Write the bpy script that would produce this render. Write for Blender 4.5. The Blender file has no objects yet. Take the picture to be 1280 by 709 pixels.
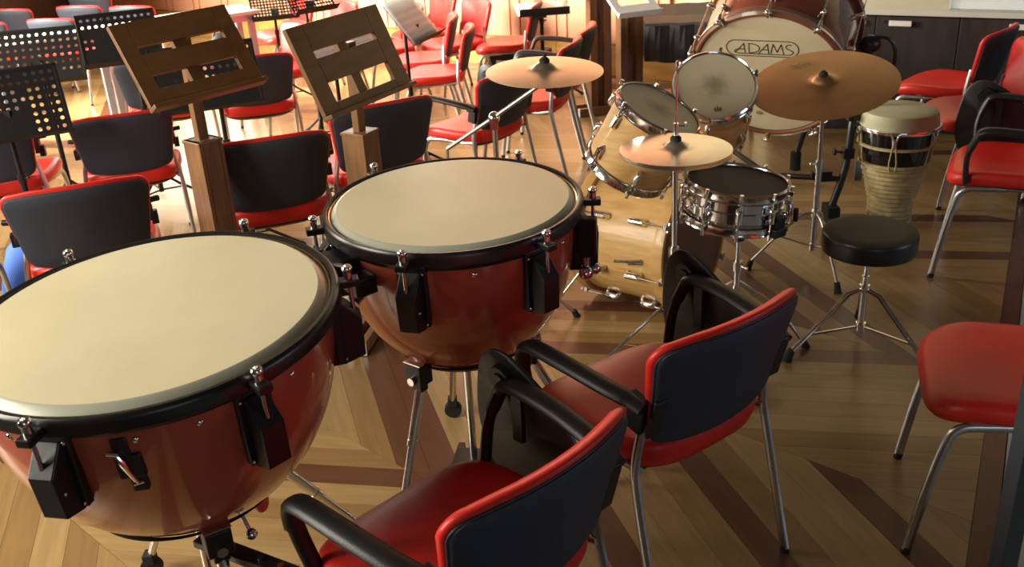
import bpy, math, random
from mathutils import Vector, Matrix
random.seed(7)
pi = math.pi
C = bpy.context.scene.collection
scene = bpy.context.scene

# ------------------------------------------------------------------ camera
CAM_H = 1.78; PITCH = math.radians(24.4); ROLL = math.radians(3.3)
cam_d = bpy.data.cameras.new('camera'); cam = bpy.data.objects.new('camera', cam_d); C.objects.link(cam)
fw = Vector((0, math.cos(PITCH), -math.sin(PITCH))); rt = Vector((1, 0, 0)); up = rt.cross(fw)
cx_ = rt * math.cos(ROLL) - up * math.sin(ROLL); cu_ = rt * math.sin(ROLL) + up * math.cos(ROLL)
M = Matrix((cx_, cu_, -fw)).transposed().to_4x4(); M.translation = Vector((0, 0, CAM_H))
cam.matrix_world = M
cam_d.sensor_width = 36; cam_d.lens = 1230 / 1280 * 36; cam_d.clip_start = .05; cam_d.clip_end = 60
cam_d.dof.use_dof = True; cam_d.dof.focus_distance = 2.6; cam_d.dof.aperture_fstop = 6.5
scene.camera = cam

# ------------------------------------------------------------------ light
w = bpy.data.worlds.new('world'); scene.world = w; w.use_nodes = True
w.node_tree.nodes['Background'].inputs[0].default_value = (.75, .85, 1, 1)
w.node_tree.nodes['Background'].inputs[1].default_value = .35
def area(name, loc, target, sx, sy, power, col, spread=180):
    d = bpy.data.lights.new(name, 'AREA'); d.shape = 'RECTANGLE'; d.size = sx; d.size_y = sy; d.energy = power; d.color = col; d.spread = math.radians(spread)
    o = bpy.data.objects.new(name, d); C.objects.link(o); o.location = loc
    o.rotation_euler = (Vector(target) - Vector(loc)).to_track_quat('-Z', 'Y').to_euler()
    return o
WARM = (1, .94, .78)
area('window_light_left_far', (-4.95, 6.6, 2.0), (-.6, 8.0, .6), 1.5, 1.7, 620, WARM, 105)
area('window_light_left_mid', (-4.95, 4.0, 2.0), (-2.2, 4.6, .3), 1.5, 1.7, 110, WARM, 105)
area('window_light_left_near', (-3.25, 1.4, 1.9), (-.9, 1.8, .8), 1.5, 1.7, 205, WARM)
area('window_light_back_left', (-3.35, 10.6, 1.9), (-1.5, 5.5, .2), 1.7, 1.5, 120, WARM)
area('window_light_back_middle', (-1.0, 8.9, 1.95), (0.0, 4.0, .2), 1.5, 1.4, 60, WARM)
area('window_light_right', (5.0, 1.2, 1.25), (0.6, 2.6, .7), 1.5, 1.1, 26, (.66, .78, 1))
area('window_light_rear', (1.0, -2.7, 1.35), (0.5, 2.5, .7), 1.8, 1.1, 14, (.70, .80, 1))
scene.view_settings.view_transform = 'Standard'; scene.view_settings.look = 'None'
scene.view_settings.gamma = 1; scene.view_settings.use_curve_mapping = False
scene.view_settings.exposure = -0.32

# ------------------------------------------------------------------ materials
MT = {}
def mat(name, col, rough=.5, metal=0, coat=0, noise=0, nscale=8, bump=0, bscale=60, stretch=None, trans=0, col2=None, spec=.5, sheen=0):
    m = bpy.data.materials.new(name); m.use_nodes = True; nt = m.node_tree; b = nt.nodes['Principled BSDF']
    b.inputs['Roughness'].default_value = rough; b.inputs['Metallic'].default_value = metal
    b.inputs['Coat Weight'].default_value = coat; b.inputs['Coat Roughness'].default_value = .06
    b.inputs['Specular IOR Level'].default_value = spec
    if trans: b.inputs['Transmission Weight'].default_value = trans
    c1 = (*col, 1); b.inputs['Base Color'].default_value = c1
    tc = nt.nodes.new('ShaderNodeTexCoord'); mp = nt.nodes.new('ShaderNodeMapping'); nt.links.new(tc.outputs['Object'], mp.inputs[0])
    if stretch: mp.inputs['Scale'].default_value = stretch
    if noise or col2:
        n = nt.nodes.new('ShaderNodeTexNoise'); n.inputs['Scale'].default_value = nscale; n.inputs['Detail'].default_value = 5
        nt.links.new(mp.outputs[0], n.inputs[0])
        r = nt.nodes.new('ShaderNodeValToRGB'); r.color_ramp.elements[0].position = .3; r.color_ramp.elements[1].position = .7
        k = noise or .2
        r.color_ramp.elements[0].color = (*[c * (1 - k) for c in col], 1)
        r.color_ramp.elements[1].color = (*(col2 or [min(1, c * (1 + k)) for c in col]), 1)
        nt.links.new(n.outputs[0], r.inputs[0]); nt.links.new(r.outputs[0], b.inputs['Base Color'])
    if bump:
        n2 = nt.nodes.new('ShaderNodeTexNoise'); n2.inputs['Scale'].default_value = bscale; n2.inputs['Detail'].default_value = 3
        nt.links.new(tc.outputs['Object'], n2.inputs[0])
        bp = nt.nodes.new('ShaderNodeBump'); bp.inputs['Strength'].default_value = bump; bp.inputs['Distance'].default_value = .004
        nt.links.new(n2.outputs[0], bp.inputs['Height']); nt.links.new(bp.outputs[0], b.inputs['Normal'])
    MT[name] = m; return m
mat('red_leather', (.64, .024, .017), .38, spec=.38, noise=.1, nscale=5, bump=.12, bscale=220)
mat('black_plastic', (.012, .012, .014), .42, bump=.15, bscale=300)
mat('shell_plastic', (.024, .030, .046), .62, bump=.25, bscale=420)
mat('piping', (.05, .055, .065), .35)
mat('chrome', (.78, .78, .78), .14, metal=1, noise=.05, nscale=20)
mat('leg_metal', (.52, .52, .53), .28, metal=1, noise=.08, nscale=20)
mat('rubber', (.01, .01, .01), .8, noise=.2)
mat('black_metal', (.012, .012, .013), .38, noise=.2, bump=.05)
mat('stand_black', (.012, .011, .011), .6, noise=.2, spec=.3)
mat('vellum', (.72, .63, .41), .42, noise=.05, nscale=3, coat=.12, col2=(.78, .69, .46))
mat('vellum_collar', (.42, .42, .34), .3, noise=.04, nscale=6)
mat('brass', (.75, .55, .25), .25, metal=1, noise=.08)
mat('hoop_black', (.012, .010, .009), .3, noise=.2)
mat('copper_red', (.42, .088, .046), .22, coat=.8, noise=.06, nscale=3)
mat('maple', (.62, .36, .12), .42, coat=.15, noise=.16, nscale=5, stretch=(2, 2, 14), col2=(.70, .43, .16))
mat('maple_plain', (.60, .34, .11), .42, coat=.2, noise=.12, nscale=4, stretch=(1, 1, 10), col2=(.68, .41, .15))
mat('drum_head', (.60, .51, .34), .5, noise=.06, nscale=4, col2=(.66, .57, .39))
mat('mesh_black', (.028, .022, .018), .7, noise=.15, nscale=200)
mat('resonant_head', (.13, .075, .045), .35, noise=.1, nscale=4)
mat('cymbal', (.72, .67, .53), .34, metal=1, noise=.12, nscale=6)
mat('cymbal_dark', (.47, .28, .14), .42, metal=1, noise=.14, nscale=5)
mat('cymbal_bright', (.84, .77, .66), .3, metal=1, noise=.1, nscale=7)
mat('mahogany', (.17, .035, .022), .25, coat=.7, noise=.15, nscale=4, stretch=(1, 1, 6))
mat('wood_hoop', (.17, .06, .03), .35, coat=.4, noise=.15, nscale=6)
mat('desk_wood', (.185, .085, .026), .42, noise=.16, nscale=3, stretch=(3, 3, 12), coat=.15)
mat('post_wood', (.20, .095, .034), .45, noise=.25, nscale=5, stretch=(9, 9, 1), coat=.1)
mat('post_dark', (.16, .07, .028), .4, noise=.3, nscale=4, stretch=(9, 9, 1), coat=.2)
mat('djembe_skin', (.42, .41, .26), .55, noise=.08, nscale=5, col2=(.52, .50, .32))
mat('lacquer_black', (.008, .008, .008), .12, coat=.6, noise=.1)
mat('rope', (.50, .40, .20), .75, noise=.25, nscale=30)
mat('throne_top', (.045, .035, .026), .62, bump=.2, bscale=300, noise=.1)
mat('vinyl_black', (.012, .011, .011), .35, noise=.1)
mat('wall_salmon', (.78, .36, .21), .7, noise=.05, nscale=2)
mat('wall_pale', (.62, .52, .33), .75, noise=.05, nscale=2)
mat('wall_dark', (.16, .13, .10), .8, noise=.04, nscale=2)  # unseen walls, darkened to cut the light they bounce back
mat('ceiling_dark', (.12, .11, .09), .8, noise=.03, nscale=2)  # unseen ceiling, darkened to weaken bounced light
mat('skirting_wood', (.60, .32, .08), .4, noise=.2, nscale=3, stretch=(1, 1, 6))
mat('cabinet_dark', (.020, .018, .018), .4, noise=.25, nscale=4, stretch=(12, 12, 1.5))
mat('cabinet_top', (.45, .44, .40), .4, noise=.04)
mat('white_frame', (.62, .66, .68), .35, noise=.03)
mat('grey_glass', (.16, .18, .19), .12, noise=.05)
mat('aluminium', (.80, .79, .74), .4, metal=.4, noise=.06)
mat('table_top', (.66, .62, .50), .35, noise=.03)
mat('table_leg', (.42, .45, .52), .35, metal=.6, noise=.05)
mat('black_cloth', (.016, .018, .020), .55, bump=.5, bscale=9, noise=.2)
mat('blue_cloth', (.08, .22, .85), .7, noise=.15, bump=.4, bscale=25)
mat('pale_stone', (.42, .45, .38), .55, noise=.12, nscale=6)
mat('subfloor', (.03, .015, .008), .8, noise=.1)
mat('white_plastic', (.75, .78, .85), .4, noise=.03)
mat('ink', (.012, .010, .010), .6, noise=.1)
mat('ink_faint', (.17, .11, .05), .6, noise=.1)
mat('bluegrey_metal', (.14, .17, .22), .4, metal=.5, noise=.1)
mat('post_grey', (.022, .026, .036), .45, noise=.1)
mat('bag_black', (.010, .010, .011), .7, noise=.2, bump=.4, bscale=30)
mat('amp_black', (.012, .012, .014), .7, noise=.3, bump=.3, bscale=90)
mat('red_cap', (.75, .06, .02), .4, noise=.1)
mat('cable_pale', (.5, .45, .38), .5, noise=.1)

def plank_mat():
    m = bpy.data.materials.new('plank_wood'); m.use_nodes = True; nt = m.node_tree; b = nt.nodes['Principled BSDF']
    N = nt.nodes.new; L = nt.links.new
    oi = N('ShaderNodeObjectInfo'); ge = N('ShaderNodeNewGeometry'); at = N('ShaderNodeAttribute'); at.attribute_name = 'tone'
    ad = N('ShaderNodeMath'); ad.operation = 'ADD'; L(oi.outputs['Random'], ad.inputs[0]); L(ge.outputs['Random Per Island'], ad.inputs[1])
    fr = N('ShaderNodeMath'); fr.operation = 'FRACT'; L(ad.outputs[0], fr.inputs[0])
    rp = N('ShaderNodeValToRGB'); e = rp.color_ramp.elements
    e[0].position = 0; e[0].color = (.25, .142, .052, 1); e[1].position = 1; e[1].color = (.38, .252, .11, 1)
    x = e.new(.5); x.color = (.32, .196, .080, 1)
    L(fr.outputs[0], rp.inputs[0])
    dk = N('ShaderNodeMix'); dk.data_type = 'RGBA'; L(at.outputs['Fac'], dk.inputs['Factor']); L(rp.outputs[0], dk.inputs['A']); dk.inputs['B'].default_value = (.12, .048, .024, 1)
    uv = N('ShaderNodeUVMap'); mp = N('ShaderNodeMapping'); mp.inputs['Scale'].default_value = (2.2, 26, 1); L(uv.outputs[0], mp.inputs[0])
    rv = N('ShaderNodeCombineXYZ'); L(fr.outputs[0], rv.inputs[0]); ml = N('ShaderNodeVectorMath'); ml.operation = 'SCALE'; ml.inputs['Scale'].default_value = 37; L(rv.outputs[0], ml.inputs[0]); L(ml.outputs[0], mp.inputs['Location'])
    no = N('ShaderNodeTexNoise'); no.inputs['Scale'].default_value = 1.6; no.inputs['Detail'].default_value = 6; no.inputs['Distortion'].default_value = .8; L(mp.outputs[0], no.inputs[0])
    r2 = N('ShaderNodeMapRange'); r2.inputs['From Min'].default_value = .3; r2.inputs['From Max'].default_value = .7; r2.inputs['To Min'].default_value = .86; r2.inputs['To Max'].default_value = 1.14; L(no.outputs[0], r2.inputs[0])
    mx = N('ShaderNodeVectorMath'); mx.operation = 'SCALE'; L(dk.outputs['Result'], mx.inputs[0]); L(r2.outputs[0], mx.inputs['Scale'])
    L(mx.outputs[0], b.inputs['Base Color'])
    tc = N('ShaderNodeTexCoord'); n3 = N('ShaderNodeTexNoise'); n3.inputs['Scale'].default_value = 1.3; L(tc.outputs['Object'], n3.inputs[0])
    r3 = N('ShaderNodeMapRange'); r3.inputs['To Min'].default_value = .20; r3.inputs['To Max'].default_value = .36; L(n3.outputs[0], r3.inputs[0]); L(r3.outputs[0], b.inputs['Roughness'])
    MT['plank'] = m
plank_mat()
def sheet_mat():
    m = bpy.data.materials.new('sheet_music'); m.use_nodes = True; nt = m.node_tree; b = nt.nodes['Principled BSDF']; N = nt.nodes.new; L = nt.links.new
    uv = N('ShaderNodeUVMap'); wv = N('ShaderNodeTexWave'); wv.bands_direction = 'Y'; wv.inputs['Scale'].default_value = 14; L(uv.outputs[0], wv.inputs[0])
    w2 = N('ShaderNodeTexWave'); w2.bands_direction = 'Y'; w2.inputs['Scale'].default_value = 2.2; L(uv.outputs[0], w2.inputs[0])
    g = N('ShaderNodeMath'); g.operation = 'GREATER_THAN'; g.inputs[1].default_value = .42; L(w2.outputs['Fac'], g.inputs[0])
    g2 = N('ShaderNodeMath'); g2.operation = 'GREATER_THAN'; g2.inputs[1].default_value = .8; L(wv.outputs['Fac'], g2.inputs[0])
    ns = N('ShaderNodeTexNoise'); ns.inputs['Scale'].default_value = 30; L(uv.outputs[0], ns.inputs[0])
    g3 = N('ShaderNodeMath'); g3.operation = 'GREATER_THAN'; g3.inputs[1].default_value = .6; L(ns.outputs[0], g3.inputs[0])
    mx_ = N('ShaderNodeMath'); mx_.operation = 'MAXIMUM'; L(g2.outputs[0], mx_.inputs[0]); L(g3.outputs[0], mx_.inputs[1])
    mu = N('ShaderNodeMath'); mu.operation = 'MULTIPLY'; L(g.outputs[0], mu.inputs[0]); L(mx_.outputs[0], mu.inputs[1])
    c = N('ShaderNodeMix'); c.data_type = 'RGBA'; L(mu.outputs[0], c.inputs['Factor']); c.inputs['A'].default_value = (.92, .92, .94, 1); c.inputs['B'].default_value = (.62, .64, .7, 1)
    L(c.outputs['Result'], b.inputs['Base Color']); b.inputs['Roughness'].default_value = .6; MT['sheet'] = m
sheet_mat()

def worn_head(name, centre, radius):
    m = MT['drum_head'].copy(); m.name = name; nt = m.node_tree; b = nt.nodes['Principled BSDF']; N = nt.nodes.new; L = nt.links.new
    src = b.inputs['Base Color'].links[0].from_socket
    g = N('ShaderNodeNewGeometry'); tc = N('ShaderNodeTexCoord'); d = N('ShaderNodeVectorMath'); d.operation = 'DISTANCE'; d.inputs[1].default_value = centre; L(tc.outputs['Object'], d.inputs[0])
    n = N('ShaderNodeTexNoise'); n.inputs['Scale'].default_value = 40; L(tc.outputs['Object'], n.inputs[0])
    a = N('ShaderNodeMath'); a.operation = 'MULTIPLY_ADD'; a.inputs[1].default_value = .06; L(n.outputs[0], a.inputs[0]); L(d.outputs['Value'], a.inputs[2])
    r = N('ShaderNodeMapRange'); r.interpolation_type = 'SMOOTHSTEP'; r.inputs['From Min'].default_value = .03; r.inputs['From Max'].default_value = radius + .03; r.inputs['To Min'].default_value = .62; r.inputs['To Max'].default_value = 0; L(a.outputs[0], r.inputs[0])
    x = N('ShaderNodeMix'); x.data_type = 'RGBA'; L(r.outputs[0], x.inputs['Factor']); L(src, x.inputs['A']); x.inputs['B'].default_value = (.17, .12, .06, 1); L(x.outputs['Result'], b.inputs['Base Color'])
    MT[name] = m

# ------------------------------------------------------------------ mesh helpers
def frame(axis):
    a = Vector(axis).normalized(); h = Vector((0, 0, 1)) if abs(a.z) < .9 else Vector((0, 1, 0))
    u = h.cross(a).normalized(); return u, a.cross(u), a
class MB:
    def __init__(s): s.v = []; s.f = []; s.sm = []; s.uv = None
    def add(s, vs, fs, smooth=True, X=None):
        o = len(s.v); s.v += [tuple(X @ Vector(p)) if X else tuple(p) for p in vs]
        s.f += [tuple(i + o for i in f) for f in fs]; s.sm += [smooth] * len(fs); return s
    def box(s, c, d, X=None, rz=0, axis=None, taper=1):
        hx, hy, hz = d[0] / 2, d[1] / 2, d[2] / 2
        vs = [(x * hx * (taper if z < 0 else 1), y * hy * (taper if z < 0 else 1), z * hz) for x in (-1, 1) for y in (-1, 1) for z in (-1, 1)]
        R = Matrix.Rotation(rz, 4, 'Z')
        if axis is not None:
            u, v, a = frame(axis); R = Matrix((u, v, a)).transposed().to_4x4() @ R
        T = Matrix.Translation(c) @ R
        if X: T = X @ T
        return s.add(vs, [(0, 1, 3, 2), (4, 6, 7, 5), (0, 4, 5, 1), (2, 3, 7, 6), (0, 2, 6, 4), (1, 5, 7, 3)], False, T)
    def tube(s, pts, r, n=10, X=None, flat=1, caps=True):
        P = [Vector(p) for p in pts]; vs = []; fs = []; m = len(P); prev = None
        for i, p in enumerate(P):
            t = (P[min(i + 1, m - 1)] - P[max(i - 1, 0)]).normalized()
            if prev is None: u, v, _ = frame(t)
            else:
                u = (prev - t * prev.dot(t)).normalized(); v = t.cross(u)
            prev = u; rr = r[i] if isinstance(r, (list, tuple)) else r
            for k in range(n):
                a = 2 * pi * k / n; vs.append(p + u * math.cos(a) * rr + v * math.sin(a) * rr * flat)
        for i in range(m - 1):
            for k in range(n): fs.append((i * n + k, i * n + (k + 1) % n, (i + 1) * n + (k + 1) % n, (i + 1) * n + k))
        if caps: fs.append(tuple(reversed(range(n)))); fs.append(tuple((m - 1) * n + k for k in range(n)))
        return s.add(vs, fs, True, X)
    def cyl(s, a, b, r, n=14, r2=None, X=None): return s.tube([a, b], [r, r if r2 is None else r2], n, X)
    def lathe(s, prof, n=32, X=None, smooth=True, a0=0, a1=2 * pi):
        vs = []; fs = []; m = len(prof); full = abs(a1 - a0 - 2 * pi) < 1e-6
        cols = n if full else n + 1
        for k in range(cols):
            a = a0 + (a1 - a0) * k / n; c, q = math.cos(a), math.sin(a)
            for (r, z) in prof: vs.append((r * c, r * q, z))
        for k in range(n):
            k2 = (k + 1) % cols
            for i in range(m - 1):
                fs.append((k * m + i, k2 * m + i, k2 * m + i + 1, k * m + i + 1))
        return s.add(vs, fs, smooth, X)
    def ball(s, c, r, n=10, X=None, sc=(1, 1, 1)):
        pr = [(math.sin(pi * i / n) * r, -math.cos(pi * i / n) * r) for i in range(n + 1)]
        T = Matrix.Translation(c) @ Matrix.Diagonal((*sc, 1))
        return s.lathe(pr, n + 4, X @ T if X else T)
    def pad(s, outline, prof, mp=None, X=None):
        "outline: 2D points; prof: (scale, z) rings from bottom centre to top centre"
        n = len(outline); cx = sum(p[0] for p in outline) / n; cy = sum(p[1] for p in outline) / n
        vs = []; fs = []
        for (k, z) in prof:
            for (x, y) in outline:
                q = (cx + (x - cx) * k, cy + (y - cy) * k, z); vs.append(mp(*q) if mp else q)
        for i in range(len(prof) - 1):
            for k in range(n): fs.append((i * n + k, i * n + (k + 1) % n, (i + 1) * n + (k + 1) % n, (i + 1) * n + k))
        return s.add(vs, fs, True, X)
    def prism(s, poly, z0, z1, X=None, smooth=False):
        n = len(poly); vs = [(x, y, z0) for x, y in poly] + [(x, y, z1) for x, y in poly]
        fs = [tuple(reversed(range(n))), tuple(range(n, 2 * n))] + [(k, (k + 1) % n, n + (k + 1) % n, n + k) for k in range(n)]
        return s.add(vs, fs, smooth, X)
    def mesh(s, name, m):
        me = bpy.data.meshes.new(name); me.from_pydata(s.v, [], s.f); me.polygons.foreach_set('use_smooth', s.sm)
        me.materials.append(MT[m] if isinstance(m, str) else m)
        if s.uv:
            l = me.uv_layers.new(name='UVMap')
            for i, lp in enumerate(me.loops): l.data[i].uv = s.uv[lp.vertex_index]
        me.update(); return me
    def build(s, name, m, parent=None, bevel=0, auto=40):
        me = s.mesh(name, m)
        o = bpy.data.objects.new(name, me); C.objects.link(o)
        if parent: o.parent = parent
        if bevel:
            b = o.modifiers.new('bevel', 'BEVEL'); b.width = bevel; b.segments = 2; b.limit_method = 'ANGLE'; b.angle_limit = .9
        if any(s.sm):
            me.set_sharp_from_angle(angle=math.radians(auto))
        return o
def thing(name, label, cat, loc=(0, 0, 0), rz=0, group=None):
    o = bpy.data.objects.new(name, None); o.empty_display_size = .1; C.objects.link(o)
    o.location = loc; o.rotation_euler = (0, 0, rz); o['label'] = label; o['category'] = cat
    if group: o['group'] = group
    return o
def tag(o, label, cat, group=None):
    o['label'] = label; o['category'] = cat
    if group: o['group'] = group
    return o
def struct(o): o['kind'] = 'structure'; return o
def kids():
    d = {}
    for o in bpy.data.objects:
        if o.parent: d.setdefault(o.parent, []).append(o)
    return d
def dup(root, loc, rz, label, group=None, sc=1):
    K = dup.cache.get(root)
    if K is None: K = dup.cache[root] = kids()
    def cp(o, par):
        c = o.copy(); C.objects.link(c)
        if par: c.parent = par
        for ch in K.get(o, []): cp(ch, c)
        return c
    r = cp(root, None); r.location = loc; r.rotation_euler = (0, 0, rz); r['label'] = label; r.scale = (sc, sc, sc)
    if group: r['group'] = group
    return r
dup.cache = {}
def smooth_path(P, n=6):
    P = [Vector(p) for p in P]; out = []
    for i in range(len(P) - 1):
        a = P[max(i - 1, 0)]; b = P[i]; c = P[i + 1]; d = P[min(i + 2, len(P) - 1)]
        for k in range(n):
            t = k / n; out.append(.5 * ((2 * b) + (c - a) * t + (2 * a - 5 * b + 4 * c - d) * t * t + (3 * b - a - 3 * c + d) * t ** 3))
    return out + [P[-1]]
def superell(a, b, e, n=40, cx=0, cy=0):
    o = []
    for k in range(n):
        t = 2 * pi * k / n; c, s_ = math.cos(t), math.sin(t)
        o.append((cx + a * abs(c) ** (2 / e) * (1 if c > 0 else -1), cy + b * abs(s_) ** (2 / e) * (1 if s_ > 0 else -1)))
    return o
def orient(c, n, spin=0):
    u, v, a = frame(n); return Matrix.Translation(c) @ Matrix((u, v, a)).transposed().to_4x4() @ Matrix.Rotation(spin, 4, 'Z')

# ------------------------------------------------------------------ setting: floor
BD = (Vector((1.13, 1.99)), Vector((2.48, 4.47)))                    # inner edge of the border strip
bdir = (BD[1] - BD[0]).normalized(); bn = Vector((bdir.y, -bdir.x))   # points away from the parquet
W0 = Vector((-2.56, 10.42)); wdir = Vector((3.89, -2.86)).normalized(); wn = Vector((-wdir.y, wdir.x))   # back wall
def clip(poly, p0, nrm):
    out = []
    for i in range(len(poly)):
        a = poly[i]; b = poly[(i + 1) % len(poly)]; da = (a - p0).dot(nrm); db = (b - p0).dot(nrm)
        if da <= 0: out.append(a)
        if (da < 0 < db) or (db < 0 < da): out.append(a + (b - a) * (da / (da - db)))
    return out
fl = MB(); fl.box((0, 4.5, -.06), (11, 16, .08)); floor = struct(fl.build('floor', 'subfloor'))
SN = Vector((math.cos(math.radians(47)), math.sin(math.radians(47)))); ST = Vector((-SN.y, SN.x))  # across / along the chevron columns
CW = .79; PW = .092
def in_view(x, y):
    p = Vector((x, y, 0)) - Vector((0, 0, CAM_H)); d = p.dot(fw)
    if d <= .1: return False
    return abs(p.dot(cx_) / d * 1230) < 760 and abs(p.dot(cu_) / d * 1230) < 440
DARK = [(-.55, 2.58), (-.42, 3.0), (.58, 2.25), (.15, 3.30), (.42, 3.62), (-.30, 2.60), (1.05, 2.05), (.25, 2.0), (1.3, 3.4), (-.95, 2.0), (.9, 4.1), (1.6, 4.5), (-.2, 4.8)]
planks = []
for k in range(-7, 16):
    s0 = .84 + CW * (k - 1); odd = k % 2
    ang = math.radians(169) if odd else math.radians(105)   # column between s=1.63 and 2.42 runs at 105 degrees
    d = Vector((math.cos(ang), math.sin(ang)))
    if d.dot(SN) < 0: d = -d
    L = CW / d.dot(SN); step = PW / abs(d.cross(SN) if False else (d.x * ST.y - d.y * ST.x))
    step = PW / math.sqrt(max(1e-6, 1 - d.dot(ST) ** 2))
    t = -12.0
    while t < 12:
        a = SN * (s0 + .0006) + ST * t; b = a + d * (L - .0012 / d.dot(SN)); gap = ST * (step - .0016)
        poly = [a, b, b + gap, a + gap]
        if (poly[1] - poly[0]).x * (poly[2] - poly[0]).y - (poly[1] - poly[0]).y * (poly[2] - poly[0]).x < 0: poly.reverse()
        c = sum(poly, Vector((0, 0))) / 4
        if -5.1 < c.x < 5 and -.4 < c.y < 12.2:
            poly = clip(clip(poly, BD[0], bn), W0, wn)
            if len(poly) > 2 and (in_view(*c) or any(in_view(*q) for q in poly)):
                dark = False
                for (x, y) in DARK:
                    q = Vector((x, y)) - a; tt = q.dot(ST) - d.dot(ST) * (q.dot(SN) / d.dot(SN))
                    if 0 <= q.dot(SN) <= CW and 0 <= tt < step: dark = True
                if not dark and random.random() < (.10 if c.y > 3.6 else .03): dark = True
                planks.append((c.length, poly, d, dark))
        t += step
planks.sort(key=lambda p: p[0])
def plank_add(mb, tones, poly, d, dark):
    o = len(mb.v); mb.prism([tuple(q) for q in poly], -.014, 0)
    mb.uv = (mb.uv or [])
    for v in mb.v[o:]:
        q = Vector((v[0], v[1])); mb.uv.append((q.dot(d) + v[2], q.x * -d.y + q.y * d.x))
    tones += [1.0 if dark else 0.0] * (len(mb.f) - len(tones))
def set_tone(me, tones):
    a = me.attributes.new('tone', 'FLOAT', 'FACE'); a.data.foreach_set('value', tones)
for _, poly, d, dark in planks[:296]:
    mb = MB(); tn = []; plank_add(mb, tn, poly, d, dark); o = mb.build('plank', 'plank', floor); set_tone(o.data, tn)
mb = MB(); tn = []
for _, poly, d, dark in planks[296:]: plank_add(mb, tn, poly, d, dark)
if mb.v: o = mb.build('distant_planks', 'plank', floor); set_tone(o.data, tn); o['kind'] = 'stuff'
# border strip: boards laid end to end, then pale stone beyond
for i in range(-2, 6):
    a = BD[0] + bdir * (i * 1.1 + .001); b = BD[0] + bdir * ((i + 1) * 1.1 - .001); wv_ = bn * .062
    mb = MB(); tn = []; plank_add(mb, tn, [a + wv_ + bn * .0015, b + wv_ + bn * .0015, b + bn * .0015, a + bn * .0015], bdir, True)
    o = mb.build('border_plank', 'plank', floor); set_tone(o.data, tn)
mb = MB(); p = BD[0] - bdir * 3 + bn * .067; q = BD[0] + bdir * 6 + bn * .067
mb.prism([tuple(p), tuple(p + bn * 3), tuple(q + bn * 3), tuple(q)], -.014, .001); mb.build('stone_strip', 'pale_stone', floor)

# ------------------------------------------------------------------ setting: walls
def wall_box(name, a, b, z0, z1, th, m, parent=None, side=1):
    a = Vector(a); b = Vector(b); d = (b - a).normalized(); n = Vector((-d.y, d.x)) * th * side
    poly = [a, b, b + n, a + n]
    if side < 0: poly.reverse()
    mb = MB(); mb.prism([tuple(p) for p in poly], z0, z1); return mb.build(name, m, parent)
WE = W0 + wdir * 4.95; WS = W0 - wdir * 3.4
# window openings above the frame let the daylight in: wall pieces around them
wb = MB()
def wseg(mb, a, b, z0, z1, th=.12):
    n = Vector((-(b - a).normalized().y, (b - a).normalized().x)) * th
    mb.prism([tuple(a), tuple(b), tuple(b + n), tuple(a + n)], z0, z1)
def wall_with_windows(name, a, b, wins, m, z_lo=1.05, z_hi=2.75, ztop=3.2):
    a = Vector(a); b = Vector(b); d = (b - a).normalized(); L = (b - a).length; mb = MB(); t = 0
    wseg(mb, a, b, -.014, z_lo); wseg(mb, a, b, z_hi, ztop)
    for (s, e) in wins: wseg(mb, a + d * t, a + d * s, z_lo, z_hi); t = e
    wseg(mb, a + d * t, b, z_lo, z_hi)
    return struct(mb.build(name, m))
wall_back = wall_with_windows('wall_back', WS, WE, [(1.5, 3.3), (4.2, 5.8)], 'wall_salmon')
wall_left = wall_with_windows('wall_left', (-5.1, 2.75), (-5.1, 12.6), [(.45, 2.05), (3.05, 4.65)], 'wall_dark')
wall_left_near = wall_with_windows('wall_left', (-3.4, -3), (-3.4, 2.75), [(3.6, 5.2)], 'wall_dark')  # unseen wall brought forward so its window light falls off faster
mb = MB(); mb.prism([(-5.2, 2.6), (-3.4, 2.6), (-3.4, 2.72), (-5.2, 2.72)], -.014, 3.2); struct(mb.build('wall_left', 'wall_dark'))  # unseen return closing the jog added for that falloff
wall_rear = wall_with_windows('wall_rear', (5.2, -3), (-5.1, -3), [(3.2, 5.2)], 'wall_dark', z_lo=.75, z_hi=1.95)
wall_right = wall_with_windows('wall_right', (5.2, 6.2), (5.2, -3), [(4.2, 5.8)], 'wall_dark', z_lo=.65, z_hi=1.85)
WC = Vector((5.2, 4.9))
mb = MB(); wseg(mb, WE, WE + wdir * .2, -.014, 3.2)
CB = Vector((1.72, 6.23)); CBE = Vector((4.6, 4.62)); cdir = (CBE - CB).normalized(); cn = Vector((-cdir.y, cdir.x))
mb = MB(); wseg(mb, WE + Vector((-.02, 0)), Vector((5.2, 5.2)), -.014, 3.2); struct(mb.build('wall_beyond', 'wall_pale'))
mb = MB(); mb.box((0, 4.8, 3.26), (10.6, 16, .1)); struct(mb.build('ceiling', 'ceiling_dark'))
# boards of the back wall (wide and narrow, with recessed joints)
t = .4; i = 0
while t < 8.2:
    wdt = .36 if i % 2 == 0 else .1
    a = WS + wdir * (t + .008) - wn * .03; b = WS + wdir * (t + wdt - .008) - wn * .03
    mb = MB(); n_ = wn * .028
    mb.prism([tuple(a), tuple(b), tuple(b + n_), tuple(a + n_)], .25, 1.04); mb.build('wall_panel', 'wall_salmon', wall_back)
    t += wdt; i += 1
t = 0
while t < 8.2:
    a = WS + wdir * (t + .003) - wn * .05; b = WS + wdir * (t + 1.197) - wn * .05; n_ = wn * .048
    mb = MB(); mb.prism([tuple(a), tuple(b), tuple(b + n_), tuple(a + n_)], 0.001, .235); o = mb.build('baseboard_back', 'skirting_wood'); struct(o)
    t += 1.2

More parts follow.
